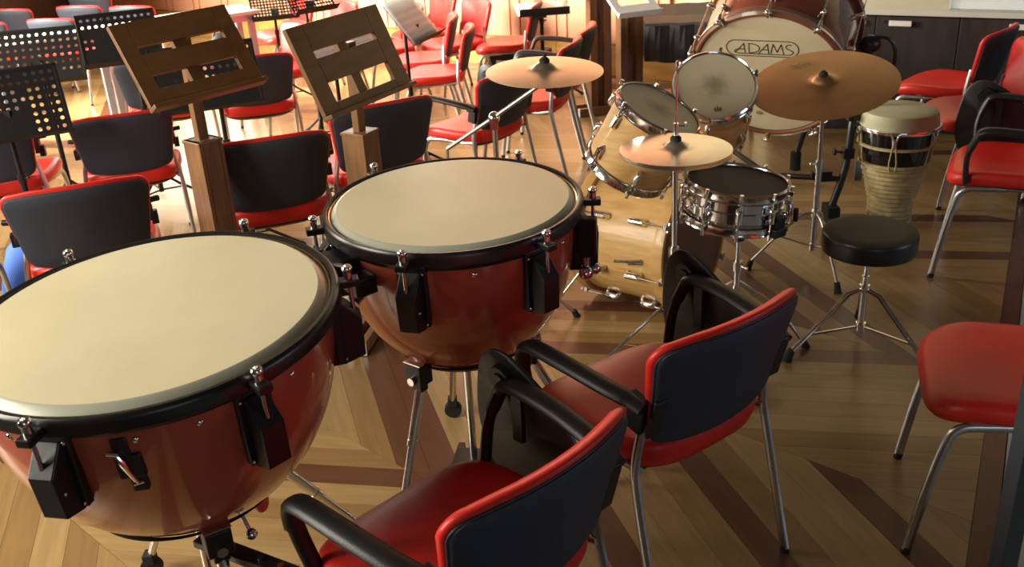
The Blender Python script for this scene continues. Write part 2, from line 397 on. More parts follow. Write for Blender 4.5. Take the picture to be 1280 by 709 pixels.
# ------------------------------------------------------------------ sideboard at the right
sb = thing('sideboard', 'low dark sideboard with aluminium handles and a pale grey top behind the red chairs', 'sideboard', (CB.x, CB.y, 0), math.atan2(cdir.y, cdir.x)); sb.scale = (1, 1, 1.03)
mb = MB(); mb.box((1.6, .27, .35), (3.2, .46, .66)); mb.build('carcass', 'cabinet_dark', sb)
mb = MB(); mb.box((1.6, .25, .02), (3.2, .4, .04)); mb.build('plinth', 'black_metal', sb)
mb = MB(); mb.box((1.6, .24, .70), (3.24, .52, .03)); mb.build('top_board', 'cabinet_top', sb, .003)
for i in range(1, 7):
    x0 = .150 + (i - 1) * .462
    mb = MB(); mb.box((x0 + .23, .018, .37), (.456, .02, .61)); dr = mb.build('cabinet_door', 'cabinet_dark', sb, .002)
    hx = x0 + (.32 if i % 2 else .14)
    mb = MB(); mb.box((hx, -.012, .64), (.125, .012, .03)); mb.box((hx - .05, 0, .64), (.012, .02, .012)); mb.box((hx + .05, 0, .64), (.012, .02, .012)); mb.build('handle', 'aluminium', dr, .002)
    if i % 2 == 0: mb = MB(); mb.cyl((hx - .09, .01, .645), (hx - .09, -.004, .645), .009); mb.build('lock', 'chrome', dr)
# white framed glazed case standing on it
gc = thing('display_case', 'white framed case with grey glass standing on the sideboard', 'display case', tuple(CB.to_3d() + cdir.to_3d() * 1.0 + cn.to_3d() * .06 + Vector((0, 0, .737))), math.atan2(cdir.y, cdir.x))
mb = MB()
for (x, z, dx, dz) in ((.03, .45, .06, .9), (1.27, .45, .06, .9), (.65, .03, 1.3, .06), (.65, .87, 1.3, .06)): mb.box((x, .03, z), (dx, .05, dz))
mb.box((.65, .3, .9), (1.3, .5, .02)); mb.build('case_frame', 'white_frame', gc, .004)
mb = MB(); mb.box((.65, .035, .45), (1.17, .01, .77)); mb.build('glass_pane', 'grey_glass', gc)

# ------------------------------------------------------------------ chairs
def chair_pts(k): return k
def seat_map(x, y, z):
    # y from -.21 (rear) to .25 (front)
    f = max(0, (y - .08) / .17); r = max(0, (-y - .08) / .13)
    z = z * (1 + .7 * r) if z < 0 else z
    return (x, y, z + .447 - .035 * f * f + .022 * r * r - .012 * (1 - (x / .24) ** 2) * (1 - f) + .006)
def back_map(x, v, t):
    # v height, t thickness outwards (negative = towards the front)
    cv = .9 * x * x                                   # sides come forward
    rake = -.225 - .27 * (v - .50)
    return (x, rake + cv - t, v)
def back_outline(w_top, w_bot, z0, z1, rt_=.055, rb=.07, n=7, arch=.012):
    o = []
    def arc(cx, cz, r, a0, a1):
        for k in range(n + 1):
            a = a0 + (a1 - a0) * k / n; o.append((cx + r * math.cos(a), cz + r * math.sin(a)))
    arc(-w_bot + rb, z0 + rb, rb, pi, 1.5 * pi)
    for k in range(1, 8): x = -w_bot + rb + (2 * w_bot - 2 * rb) * k / 8; o.append((x, z0 - arch * (1 - (x / w_bot) ** 2)))
    arc(w_bot - rb, z0 + rb, rb, -.5 * pi, 0)
    arc(w_top - rt_, z1 - rt_, rt_, 0, .5 * pi)
    for k in range(1, 8): x = w_top - rt_ - (2 * w_top - 2 * rt_) * k / 8; o.append((x, z1 + arch * (1 - (x / w_top) ** 2)))
    arc(-w_top + rt_, z1 - rt_, rt_, .5 * pi, pi)
    return o
def make_chair(label, arms, tablet, mounts, group):
    t = thing('stacking_chair', label, 'chair', group=group)
    m = MB()
    pr = [(0.001, -.032), (.80, -.032), (.95, -.030), (.99, -.016), (1.0, 0), (.985, .016), (.95, .024), (.88, .028), (.7, .029), (.4, .029), (.001, .029)]
    so = superell(.243, .240, 4.2, 48, 0, .012)
    so = [(x * (1 - .10 * max(0, -y / .2)), y) for x, y in so]
    m.pad(so, pr, seat_map); m.build('seat', 'red_leather', t, auto=180)
    m = MB(); so2 = superell(.225, .215, 4, 32, 0, .018)
    m.pad(so2, [(.001, -.047), (.86, -.047), (.96, -.038), (.96, -.026), (.001, -.026)], seat_map); m.build('seat_pan', 'black_plastic', t)
    # backrest: red cushion in front, black shell behind
    m = MB(); oc = back_outline(.243, .213, .502, .785, .048, .055)
    m.pad([(x, z) for x, z in oc], [(.001, -.026), (.5, -.026), (.85, -.025), (.93, -.02), (.975, -.01), (.995, 0), (.99, .008), (.96, .012), (.001, .012)], lambda x, v, t_: back_map(x, v, t_ + .0)); m.build('backrest', 'red_leather', t, auto=180)
    m = MB(); osn = back_outline(.233, .205, .494, .769, .036, .045)
    m.pad(osn, [(.001, .008), (.99, .008), (1, .012), (.99, .019), (.96, .022), (.7, .0235), (.3, .024), (.001, .024)], back_map); sh = m.build('back_shell', 'shell_plastic', t)
    m = MB(); pp = [back_map(x, v, .013) for x, v in osn]; m.tube(pp + [pp[0]], .0028, 5, caps=False); m.build('piping', 'piping', sh)
    for s in (-1, 1):
        m = MB()
        m.tube(smooth_path([(s * .196, -.19, .585), (s * .212, -.185, .51), (s * .224, -.182, .435), (s * .230, -.195, .36), (s * .234, -.235, .18), (s * .236, -.275, .012)], 5), .0105, 10, flat=1.25)
        lg = m.build('leg', 'leg_metal', t)
        m = MB(); m.cyl((s * .236, -.272, .02), (s * .236, -.276, 0), .0125, 10); m.build('foot_cap', 'rubber', lg)
        m = MB()
        m.tube(smooth_path([(s * .205, .02, .408), (s * .212, .10, .404), (s * .218, .165, .395), (s * .222, .195, .35), (s * .223, .225, .20), (s * .223, .252, .012)], 5), .0105, 10, flat=1.25)
        lg = m.build('leg', 'leg_metal', t)
        m = MB(); m.cyl((s * .223, .25, .02), (s * .223, .254, 0), .0125, 10); m.build('foot_cap', 'rubber', lg)
        m = MB(); m.tube([(s * .215, -.19, .425), (s * .208, -.1, .412), (s * .205, .03, .408)], .009, 8); m.box((s * .20, .06, .415), (.03, .05, .015)); m.build('side_rail', 'leg_metal', t)
        if mounts:
            m = MB(); m.box((s * .222, -.150, .62), (.022, .04, .085), axis=(0, .2, 1)); m.box((s * .235, -.140, .585), (.025, .03, .05)); m.cyl((s * .23, -.14, .65), (s * .262, -.13, .65), .011); m.build('arm_mount', 'black_plastic', t, .003)
        if arms:
            m = MB()
            P = smooth_path([(s * .240, -.225, .618), (s * .250, -.18, .632), (s * .262, -.13, .642), (s * .276, -.02, .655), (s * .283, .09, .660), (s * .283, .135, .650), (s * .280, .155, .615), (s * .262, .175, .54), (s * .238, .170, .43)], 6)
            rr = [.024] * 6 + [.027] * 26 + [.024] * 8 + [.019] * 100
            m.tube(P, rr[:len(P)], 14, flat=.58); m.build('armrest', 'black_plastic', t)
            m = MB(); m.box((s * .226, -.190, .590), (.020, .050, .10), axis=(0, -.2, 1)); m.box((s * .206, -.233, .585), (.042, .010, .11), axis=(0, -.27, 1)); m.build('arm_bracket', 'black_plastic', t, .004)
    if tablet:
        # writing tablet folded down outside the right arm
        m = MB(); out = [(-.04, .36), (-.07, .45), (-.05, .55), (.02, .64), (.11, .70), (.165, .718), (.21, .705), (.245, .65), (.265, .52), (.24, .40), (.17, .33), (.06, .315)]
        o2 = [(p.x, p.y) for p in smooth_path([Vector((*q, 0)) for q in out + [out[0]]], 4)[:-1]]
        m.pad(o2, [(.001, 0), (.97, 0), (1, .004), (1, .012), (.97, .016), (.93, .016), (.92, .011), (.001, .011)], lambda x, y, z: (.300 + z + .06 * (.7 - y), x, y))
        tb = m.build('writing_tablet', 'black_plastic', t)
        m = MB(); m.cyl((.285, .155, .655), (.325, .155, .66), .034, 18); m.cyl((.28, .155, .655), (.335, .155, .66), .018, 14); m.box((.288, .10, .58), (.012, .03, .13)); m.build('hinge', 'black_plastic', tb)
        m = MB(); m.box((.330, .09, .42), (.006, .20, .012)); m.box((.333, .09, .37), (.006, .012, .10)); m.build('tablet_rib', 'black_plastic', tb)
    return t
GA = 'red chairs with black arms and folded tablet'
GM = 'red chairs with black shells among the music stands'
armed = make_chair('red chair with black shell back and folded tablet, nearest the camera at bottom centre', True, True, False, 'armchairs with folded writing tablets')
armed.location = (-.140, 1.640, 0); armed.rotation_euler = (0, 0, .771)
dup(armed, (.335, 2.173, 0), .628, 'red chair with black shell back whose folded tablet hangs in front of the drum kit')
dup(armed, (2.088, 3.821, 0), 1.077, 'red armchair right of the black round drum stool, its black tablet hanging beyond the seat')
dup(armed, (-.14, 5.05, 0), .85, 'red chair with black tablet just left of the cymbal on the boom stand', sc=.92)
mount = make_chair('red chair with black shell back right behind the left timpani, a blue bag below it', False, False, True, 'chairs with black arm mounts')
mount.location = (-1.56, 3.46, 0); mount.rotation_euler = (0, 0, .36)
dup(mount, (-1.80, 4.62, 0), .32, 'red chair left of the left wooden music stand, seen from behind', sc=.94)
dup(mount, (-2.12, 3.28, 0), .3, 'red chair cut by the left edge beside the blue bag')
dup(mount, (-2.37, 4.50, 0), .2, 'red chair behind the nearest black music stand at the left edge')
dup(mount, (-.99, 3.93, 0), .34, 'red chair between the two wooden music stands, seen from behind')
dup(mount, (-.63, 4.36, 0), .50, 'red chair partly hidden by the post of the right wooden music stand')
plain = make_chair('red chair cut by the right edge with its seat toward the camera', False, False, False, 'plain red chairs')
plain.location = (1.31, 2.188, 0); plain.rotation_euler = (0, 0, 1.25)
for x, y, a, lab in [
    (-1.44, 5.80, .25, 'red chair with black back showing right of the left wooden desk'),
    (-1.98, 5.85, .1, 'red chair with dark back half hidden by the left wooden desk'),
    (-3.42, 8.1, -.2, 'black backed red chair behind the pale table, nearest and second from the left edge'),
    (-3.98, 8.15, -.2, 'black backed red chair behind the pale table at the left edge of the picture'),
    (-3.45, 8.75, -.2, 'black backed red chair in the second row behind the pale table'),
    (-2.93, 8.55, -.25, 'black backed red chair above the stand with two rows of holes'),
    (-4.05, 8.8, -.2, 'black backed red chair in the second row at the far left edge'),
    (-3.60, 9.4, -.2, 'black backed red chair in the farthest row behind the pale table'),
    (-.60, 7.95, 2.1, 'bright red chair facing left in the far row, left one of the pair'),
    (-.33, 7.48, 2.1, 'bright red chair facing left in the far row, right one of the pair'),
    (.06, 7.35, 1.45, 'bright red chair side-on against the salmon wall, right end of the far row'),
    (-.54, 6.93, 1.6, 'bright red chair side-on behind the white sheet music, farther of two'),
    (-.42, 6.45, 1.55, 'bright red chair side-on right of the white sheet music, nearer of two'),
    (-1.55, 6.85, 2.3, 'bright red chair facing the camera left of the right wooden desk'),
    (-.82, 7.45, 1.95, 'bright red chair just above the sheet of white music'),
    (-1.35, 7.75, 2.2, 'bright red chair directly behind the top of the right wooden desk'),
    (-1.78, 8.35, 2.2, 'bright red chair behind the two small black grille stands'),
    (2.44, 5.30, .80, 'red chair with navy back in front of the dark sideboard doors'),
    (2.36, 4.72, 1.55, 'red chair half hidden behind the black tablet, second from the sideboard')]:
    dup(plain, (x, y, 0), a, lab, sc=.87 if y > 6.2 else .95)
dup(plain, (2.72, 4.26, 0), 1.25, 'red chair cut by the right edge just above the black armrest')
arms_only = make_chair('red armchair behind the boom stand cymbal, farther of two turned to the left', True, False, False, 'armchairs turned to the left')
arms_only.location = (.30, 6.02, 0); arms_only.rotation_euler = (0, 0, 1.33); arms_only.scale = (.93, .93, .93)
dup.cache.clear()
dup(arms_only, (.16, 5.52, 0), 1.28, 'red armchair behind the boom stand cymbal, nearer of two turned to the left', sc=.95)

# ------------------------------------------------------------------ timpani
def timpani(label, c, R, n, lugs, D, legs, key_ang, pedal_dir):
    t = thing('timpani', label, 'timpani', (0, 0, 0)); t.location = (c[0], c[1], 0)
    top = c[2]; X = orient((0, 0, top), (n[0], n[1], math.sqrt(1 - n[0] ** 2 - n[1] ** 2)))
    m = MB(); m.lathe([(.0001, .004), (R * .5, .004), (R * .920, .004)], 96, X); m.build('drum_head', 'vellum', t)
    m = MB(); m.lathe([(R * .920, .004), (R * .935, .0025), (R * .975, -.012)], 96, X); m.build('head_collar', 'vellum_collar', t)
    m = MB(); m.lathe([(R * .972, -.014), (R * .975, -.008), (R * .985, -.006), (R * .992, -.010)], 96, X); m.build('flesh_hoop', 'brass', t)
    m = MB(); m.lathe([(R * .988, -.016), (R * .992, -.002), (R * 1.0, 0), (R * 1.02, 0), (R * 1.032, -.004), (R * 1.038, -.012), (R * 1.038, -.034), (R * 1.025, -.039), (R * .99, -.038)], 96, X); m.build('counterhoop', 'hoop_black', t)
    Rb = R * .965; pr = []
    for i in range(19):
        q = i / 18; pr.append((Rb * math.sqrt(max(0, 1 - q ** 2.35)), -.042 - D * q))
    m = MB(); m.lathe(pr, 80, X); m.build('kettle', 'copper_red', t)
    m = MB(); m.lathe([(Rb + .001, -.042), (Rb + .005, -.046), (Rb + .002, -.056)], 80, X); m.build('kettle_rim', 'hoop_black', t)
    for a in lugs:
        a = math.radians(a); Y = X @ Matrix.Rotation(a, 4, 'Z')      # local x = outwards
        m = MB()
        m.box((Rb + .002, 0, -.125), (.020, .075, .165), Y)              # back plate
        prof = [(Rb, -.055), (Rb + .018, -.055), (Rb + .062, -.105), (Rb + .058, -.200), (Rb + .01, -.215), (Rb - .03, -.215)]
        v = [(x, -.026, z) for x, z in prof] + [(x, .026, z) for x, z in prof]; k = len(prof)
        m.add(v, [tuple(range(k)), tuple(reversed(range(k, 2 * k)))] + [(i, k + i, k + (i + 1) % k, (i + 1) % k) for i in range(k)], False, Y)
        lg = m.build('lug', 'black_metal', t, .003)
        m = MB(); m.box((Rb + .045, 0, -.022), (.05, .030, .018), Y); m.build('hoop_claw', 'hoop_black', lg, .003)
        rx = Rb + .048
        m = MB(); m.cyl((rx, 0, -.02), (rx, 0, -.115), .0048, 10, X=Y); m.cyl((rx, 0, -.022), (rx, 0, .006), .0095, 16, X=Y)
        m.lathe([(.0095, .004), (.0125, .008), (.0125, .014), (.010, .018), (.006, .018), (.005, .013), (.0001, .013)], 16, Y @ Matrix.Translation((rx, 0, 0))); m.build('tension_rod', 'chrome', lg)
        m = MB()
        for (y, z) in ((-.03, -.06), (.03, -.06), (.031, -.198), (-.031, -.198)): m.ball((Rb + .012, y, z), .004, 6, Y)
        m.ball((Rb + .045, .027, -.15), .004, 6, Y); m.build('screw', 'chrome', lg)['kind'] = 'stuff'
    for a in (-80, -62, -30, -120):
        if any(abs(((a - l + 180) % 360) - 180) < 14 for l in lugs): continue
        Y = X @ Matrix.Rotation(math.radians(a), 4, 'Z'); m = MB(); m.ball((Rb + .0, 0, -.075), .007, 8, Y, (.5, 1, 1)); m.build('rivet', 'chrome', t)
    if key_ang is not None:
        Y = X @ Matrix.Rotation(math.radians(key_ang), 4, 'Z'); x = Rb - .012
        m = MB(); m.box((x + .004, -.004, -.09), (.024, .032, .05), Y); m.box((x + .002, .004, -.13), (.028, .05, .055), Y); m.box((x - .004, .010, -.17), (.030, .03, .045), Y)
        kh = m.build('key_holder', 'black_plastic', t, .004)
        m = MB(); m.tube([(x + .022, -.016, -.09), (x + .024, -.004, -.115), (x + .020, .0, -.135), (x + .012, .008, -.17)], [.004, .006, .005, .004], 8, Y); m.cyl((x + .024, -.026, -.088), (x + .024, -.006, -.094), .004, X=Y); m.cyl((x + .012, 0, -.172), (x + .012, .02, -.168), .004, X=Y); m.build('tuning_key', 'chrome', kh)
    # carrying ring, clamps, legs, casters
    zr = top - .045 - D * .88; rr = Rb * math.sqrt(1 - .88 ** 2.35) + .008
    q2 = lambda q: Rb * math.sqrt(1 - q ** 2.35)
    m = MB(); m.lathe([(q2(.90) - .002, top - .042 - D * .90), (q2(.90) + .006, top - .044 - D * .90), (q2(.86) + .006, top - .042 - D * .86), (q2(.86) - .002, top - .040 - D * .86)], 64); m.build('carrying_ring', 'black_metal', t)
    for (a, foot, wheel) in legs:
        a = math.radians(a); u = Vector((math.cos(a), math.sin(a), 0)); p = u * (rr + .02) + Vector((0, 0, zr)); f = Vector(foot) - Vector((c[0], c[1], 0)) if foot else u * .42
        f = Vector((f.x, f.y, .055 if wheel else .006))
        m = MB(); m.box(p - Vector((0, 0, .005)), (.05, .058, .062), rz=a); m.box(p - Vector((0, 0, .045)), (.03, .036, .03), rz=a); cl = m.build('clamp', 'black_metal', t, .004)
        m = MB(); m.cyl(p + u * .02 + Vector((0, 0, -.02)), p + u * .036 + Vector((0, 0, -.02)), .012, 14); m.cyl(p + Vector((0, 0, .03)), p + Vector((0, 0, .075)), .004)
        m.box(p + Vector((0, 0, .031)), (.052, .06, .004), rz=a); m.build('clamp_screw', 'chrome', cl)['kind'] = 'stuff'
        m = MB(); q = p - Vector((0, 0, .05)); mid = q.lerp(f, .38)
        m.cyl(q, mid, .0135, 14); m.cyl(mid, f, .0105, 14); m.cyl(q.lerp(f, .35), q.lerp(f, .39), .015, 14); lg = m.build('leg', 'chrome', t)
        if wheel:
            m = MB(); m.cyl(f + Vector((0, -.012, -.025)), f + Vector((0, .012, -.025)), .029, 18); m.box(f + Vector((0, 0, .005)), (.03, .034, .03)); m.build('caster', 'rubber', lg, .002)
        else:
            m = MB(); m.cyl(f + Vector((0, 0, .02)), f - Vector((0, 0, .006)), .016, 12); m.build('rubber_foot', 'rubber', lg)
    # tuning pedal and its rod under the bowl
    pd = Vector((math.cos(pedal_dir), math.sin(pedal_dir), 0)); pn = Vector((-pd.y, pd.x, 0))
    m = MB(); m.cyl((0, 0, .06), (0, 0, zr - .02), .012, 12); m.build('pull_rod', 'chrome', t)
    m = MB(); m.box(pd * .2 + Vector((0, 0, .05)), (.34, .07, .02), rz=pedal_dir); m.box(pd * .02 + Vector((0, 0, .055)), (.12, .12, .03), rz=pedal_dir); m.build('pedal', 'black_metal', t, .004)
    m = MB()
    for (s) in (-1, 1): m.box(pn * s * .06 + pd * .14 + Vector((0, 0, .03)), (.5, .02, .02), rz=pedal_dir)
    for s in (-1, 1): m.cyl(pn * s * .06 + pd * .36 + Vector((0, -.01, .02)), pn * s * .06 + pd * .36 + Vector((0, .01, .02)), .02, 14)
    m.build('base_frame', 'black_metal', t)
    return t, X, Rb
T1, X1, Rb1 = timpani('large copper red timpani at the left edge with a cream head', (-.775, 1.907, .903), .389, (-.029, -.056), (-103, -46, 13, 74, 133, -160), .47,
    [(-60, (-.605, 1.62, 0), False), (42, (-.418, 2.236, 0), False), (115, (-1.02, 2.14, 0), True)], -84, math.radians(-20))
T2, X2, Rb2 = timpani('smaller copper red timpani in the middle, left of the drum kit', (-.147, 2.522, .895), .341, (-.006, -.032), (-107, -51, -3, 60, 130, -164), .445,
    [(-129, (-.36, 2.235, 0), False), (-9, (.26, 2.44, 0), False), (102, (-.223, 2.861, 0), True)], None, math.radians(-100))
# tuning gauge arm at the left shoulder of the smaller drum
m = MB(); Y = X2 @ Matrix.Rotation(math.radians(-144), 4, 'Z')
m.box((Rb2 + .040, 0, -.075), (.09, .10, .050), Y); m.box((Rb2 + .060, -.06, -.085), (.06, .08, .06), Y); m.box((Rb2 + .02, .075, -.10), (.06, .09, .05), Y); m.box((Rb2 + .09, .02, -.06), (.03, .05, .03), Y)
g = m.build('gauge_housing', 'black_metal', T2, .005)
m = MB(); m.tube([tuple(p) for p in smooth_path([(Rb2 + .05, -.05, -.045), (Rb2 + .08, -.02, -.04), (Rb2 + .08, .03, -.045), (Rb2 + .05, .06, -.05)], 4)], .005, 8, Y); m.cyl((Rb2 - .005, .05, -.15), (Rb2 + .03, .06, -.165), .010, X=Y); m.build('gauge_dial', 'chrome', g)['kind'] = 'stuff'
m = MB(); Y = X2 @ Matrix.Rotation(math.radians(-12), 4, 'Z'); m.box((Rb2 + .035, 0, -.10), (.05, .035, .11), Y); g = m.build('handle_mount', 'black_metal', T2, .005)
m = MB(); m.cyl((Rb2 + .03, 0, -.16), (Rb2 + .03, 0, -.19), .01, X=Y); m.ball((Rb2 + .03, -.02, -.20), .02, 8, Y); m.ball((Rb2 + .05, .02, -.205), .017, 8, Y); m.build('wing_nut', 'chrome', g)
# bar and bolts by the front clamp of the big drum
m = MB(); m.box((.165, -.175, .37), (.30, .04, .02), rz=math.radians(-30)); br = m.build('pedal_bar', 'black_metal', T1, .003)
m = MB()
for k in (.02, .07): m.cyl((.175 + k, -.181 - k * .58, .378), (.175 + k, -.181 - k * .58, .386), .008)
m.cyl((.13, -.10, .47), (.165, -.13, .40), .005); m.ball((.165, -.13, .40), .014); m.build('bolt', 'chrome', br)['kind'] = 'stuff'
m = MB(); m.ball((.172, -.045, .425), .022, 10, None, (.8, 1, 1.3)); m.build('end_cap', 'red_cap', T1)['label'] = 'bright red end cap'

# ------------------------------------------------------------------ drum kit
def drum_hardware(t, X, R, L, nl, zt, zb, m_shell='chrome', phase=0, hoop_th=.028):
    for (z, up_) in ((zt, 1), (zb, -1)):
        if z is None: continue
        m = MB(); h = hoop_th * up_
        m.lathe([(R * .985, z + .004 * up_), (R * 1.0, z + .006 * up_), (R * 1.012, z + .008 * up_), (R * 1.05, z + .002 * up_), (R * 1.035, z - .004 * up_), (R * 1.035, z - h), (R * 1.06, z - h * 1.05), (R * 1.05, z - h * 1.15), (R * 1.01, z - h)], 64, X)
        m.build('hoop', 'chrome', t)
    for k in range(nl):
        a = phase + 2 * pi * k / nl; Y = X @ Matrix.Rotation(a, 4, 'Z'); x = R * 1.02
        for (z, s) in ((zt, 1), (zb, -1)):
            if z is None: continue
            m = MB(); m.cyl((x + .012, 0, z + .008 * s), (x + .012, 0, z - .075 * s), .0032, 8, X=Y); m.cyl((x + .012, 0, z + .013 * s), (x + .012, 0, z - .004 * s), .0065, 8, X=Y)
            m.box((x + .010, 0, z - .012 * s), (.016, .014, .012), Y); rd = m.build('tension_rod', 'chrome', t)
            m = MB(); m.tube([(x - .006, 0, z - .045 * s), (x + .012, 0, z - .05 * s), (x + .014, 0, z - .085 * s), (x - .004, 0, z - .095 * s)], [.008, .011, .011, .007], 10, Y); m.build('lug', 'chrome', rd)
# bass drum
bc = Vector((.73, 3.58, .285)); bn_ = Vector((math.cos(math.radians(-38)), math.sin(math.radians(-38)), 0))
t = thing('bass_drum', 'maple bass drum lying on its side in the middle of the drum kit', 'drum', (0, 0, 0)); Xb = orient(bc, bn_); Rk = .258; Lk = .42
m = MB(); m.lathe([(Rk - .008, -.03), (Rk, -.03), (Rk, -.2), (Rk, -Lk + .03), (Rk - .008, -Lk + .03)], 80, Xb); m.build('shell', 'maple', t)
for z, s in ((0, 1), (-Lk, -1)):
    m = MB(); m.lathe([(Rk + .002, z), (Rk + .018, z), (Rk + .020, z - .02 * s), (Rk + .018, z - .042 * s), (Rk + .002, z - .042 * s), (Rk + .002, z)], 80, Xb); m.build('wood_hoop', 'maple_plain', t)
    m = MB(); m.lathe([(.0001, z - .012 * s), (Rk - .01, z - .012 * s), (Rk + .003, z - .008 * s)], 64, Xb); m.build('drum_head', 'resonant_head' if s > 0 else 'drum_head', t)
for k in range(8):
    a = 2 * pi * (k + .3) / 8; Y = Xb @ Matrix.Rotation(a, 4, 'Z')
    for z, s in ((0, 1), (-Lk, -1)):
        m = MB(); m.cyl((Rk + .025, 0, z + .012 * s), (Rk + .025, 0, z - .11 * s), .0035, 8, X=Y); m.box((Rk + .018, 0, z - .002 * s), (.03, .022, .012), Y); m.cyl((Rk + .025, -.018, z + .012 * s), (Rk + .025, .018, z + .012 * s), .005, 8, X=Y); rd = m.build('tension_rod', 'chrome', t)
        m = MB(); m.tube([(Rk + .002, 0, z - .10 * s), (Rk + .022, 0, z - .105 * s), (Rk + .024, 0, z - .15 * s), (Rk + .002, 0, z - .16 * s)], [.011, .015, .015, .009], 10, Y); m.build('lug', 'chrome', rd)
for s in (-1, 1):
    side = Vector((-bn_.y, bn_.x, 0)) * s; p = bc - bn_ * .34 + side * .255 + Vector((0, 0, -.06)); f = bc - bn_ * .46 + side * .40; f.z = .012
    m = MB(); m.cyl(p, f, .006, 10); m.ball(p, .018, 8); sp = m.build('spur', 'chrome', t)
    m = MB(); m.cyl(f + Vector((0, 0, .035)), f - Vector((0, 0, .012)), .013, 12, r2=.018); m.build('spur_foot', 'rubber', sp)
m = MB(); q = bc - bn_ * .14 + Vector((-.61, -.79, 0)).normalized() * .262
m.cyl(q + Vector((-.07, -.03, .01)), q + Vector((.05, -.02, -.01)), .007, 10); m.cyl(q + Vector((-.02, -.03, 0)), q + Vector((.03, -.025, -.005)), .012, 10); m.build('tom_bracket', 'chrome', t)

def tom(name, label, ct, nrm, R, L, nl, phase, plate=True):
    t = thing(name, label, 'drum', (0, 0, 0)); X = orient(ct, nrm)
    m = MB(); m.lathe([(R, -.012), (R, -L / 2), (R, -L + .012)], 64, X); m.build('shell', 'maple', t)
    m = MB(); m.lathe([(.0001, 0), (R * .9, 0), (R * .97, .001), (R * 1.0, -.006)], 64, X); h = m.build('drum_head', 'drum_head', t)
    m = MB(); m.lathe([(.0001, -L), (R * .97, -L), (R * 1.0, -L + .006)], 64, X); m.build('resonant_head', 'drum_head', t)
    drum_hardware(t, X, R, L, nl, 0, -L, phase=phase)
    return t, X, h
tA, XA, hA = tom('rack_tom', 'maple rack tom at the left, tilted toward the hi-hat side', Vector((.549, 3.36, .890)), (.42, -.24, .87), .152, .27, 6, .5)
tB, XB, hB = tom('rack_tom', 'maple rack tom at the right with its round cream head turned to the camera', Vector((.838, 3.81, .852)), (-.039, -.639, .768), .158, .28, 6, .3)
# small crown print and smudge on the second tom's head
m = MB(); inv = XB
def head_xy(X, wx, wz):  # offsets right / up on a head seen from the camera
    n = (X.to_3x3() @ Vector((0, 0, 1))).normalized(); r_ = Vector((1, 0, 0)); r_ = (r_ - n * r_.dot(n)).normalized(); u_ = n.cross(r_)
    return r_, u_, n
def decal(X, polys, cx, cy, sc, lift, name, material, parent, turn=0):
    r_, u_, n = head_xy(X, 0, 0); o = X.translation; a_ = math.radians(turn)
    r0, u0 = r_, u_; r_ = r0 * math.cos(a_) + u0 * math.sin(a_); u_ = u0 * math.cos(a_) - r0 * math.sin(a_); mb = MB()
    for pl in polys:
        pts = [o + r_ * (cx + x * sc) + u_ * (cy + y * sc) + n * lift for x, y in pl]
        mb.add([tuple(p) for p in pts], [tuple(range(len(pts)))], False)
    return mb.build(name, material, parent)
for hd, nm, X_, rd_ in ((hA, 'worn_head_left', XA, .075), (hB, 'worn_head_right', XB, .085)):
    worn_head(nm, X_.translation, rd_); hd.data.materials[0] = MT[nm]
crown = [[(-1, 0), (1, 0), (.9, .25), (-.9, .25)], [(-.9, .3), (-.35, .3), (-.6, .9)], [(-.3, .3), (.3, .3), (0, 1.35)], [(.35, .3), (.9, .3), (.6, .9)], [(-.8, -.35), (.8, -.35), (.8, -.12), (-.8, -.12)]]
decal(XB, crown, -.005, -.118, .017, .0012, 'crown_print', 'ink_faint', tB)
# tom holder between bass drum and toms
t = thing('tom_holder', 'chrome tom holder post rising from the bass drum between the two toms', 'drum hardware', (0, 0, 0))
m = MB(); p0 = bc - bn_ * .22 + Vector((0, 0, .26)); p1 = p0 + Vector((0.01, .0, .22)); m.cyl(p0, p1, .013, 12); m.box(p0 + Vector((0, 0, .01)), (.05, .05, .02)); m.build('post', 'chrome', t)
pa = XA @ Vector((0, 0, -.12)); pb = XB @ Vector((0, 0, -.12))
da = (Vector((p1.x, p1.y, p1.z)) - pa).normalized(); db = (p1 - pb).normalized()
m = MB(); m.tube([p1, pa + da * .158], .009, 10); m.ball(p1, .022); m.build('arm', 'chrome', t)
m = MB(); m.tube([p1, pb + db * .165], .009, 10); m.build('arm', 'chrome', t)

# snare
sc_ = Vector((.783, 3.163, .680)); t = thing('snare_drum', 'chrome snare drum with a dark mesh head right of the hi-hat', 'drum'); Xs = orient(sc_, (.085, -.022, .995)); R = .169; L = .135
m = MB(); m.lathe([(R * .985, -.01), (R * .985, -.03), (R * .95, -.034), (R * .95, -.062), (R * .99, -.065), (R * .99, -.070), (R * .95, -.073), (R * .95, -.10), (R * .985, -.105), (R * .985, -L + .01)], 64, Xs); m.build('shell', 'chrome', t)
m = MB(); m.lathe([(.0001, -.004), (R * 1.0, -.004)], 64, Xs); m.build('drum_head', 'mesh_black', t)
m = MB(); m.lathe([(.0001, -L), (R * .99, -L)], 48, Xs); m.build('snare_side_head', 'drum_head', t)
drum_hardware(t, Xs, R, L, 10, 0, -L, phase=.16, hoop_th=.022)
m = MB(); Y = Xs @ Matrix.Rotation(math.radians(-52), 4, 'Z'); m.box((R + .018, 0, -.095), (.022, .045, .05), Y); m.box((R + .02, 0, -.125), (.03, .06, .03), Y); m.build('strainer', 'black_metal', t, .003)
t = thing('snare_stand', 'chrome snare stand below the chrome snare drum', 'drum hardware'); b0 = Vector((.80, 3.18, 0)); zt = .535
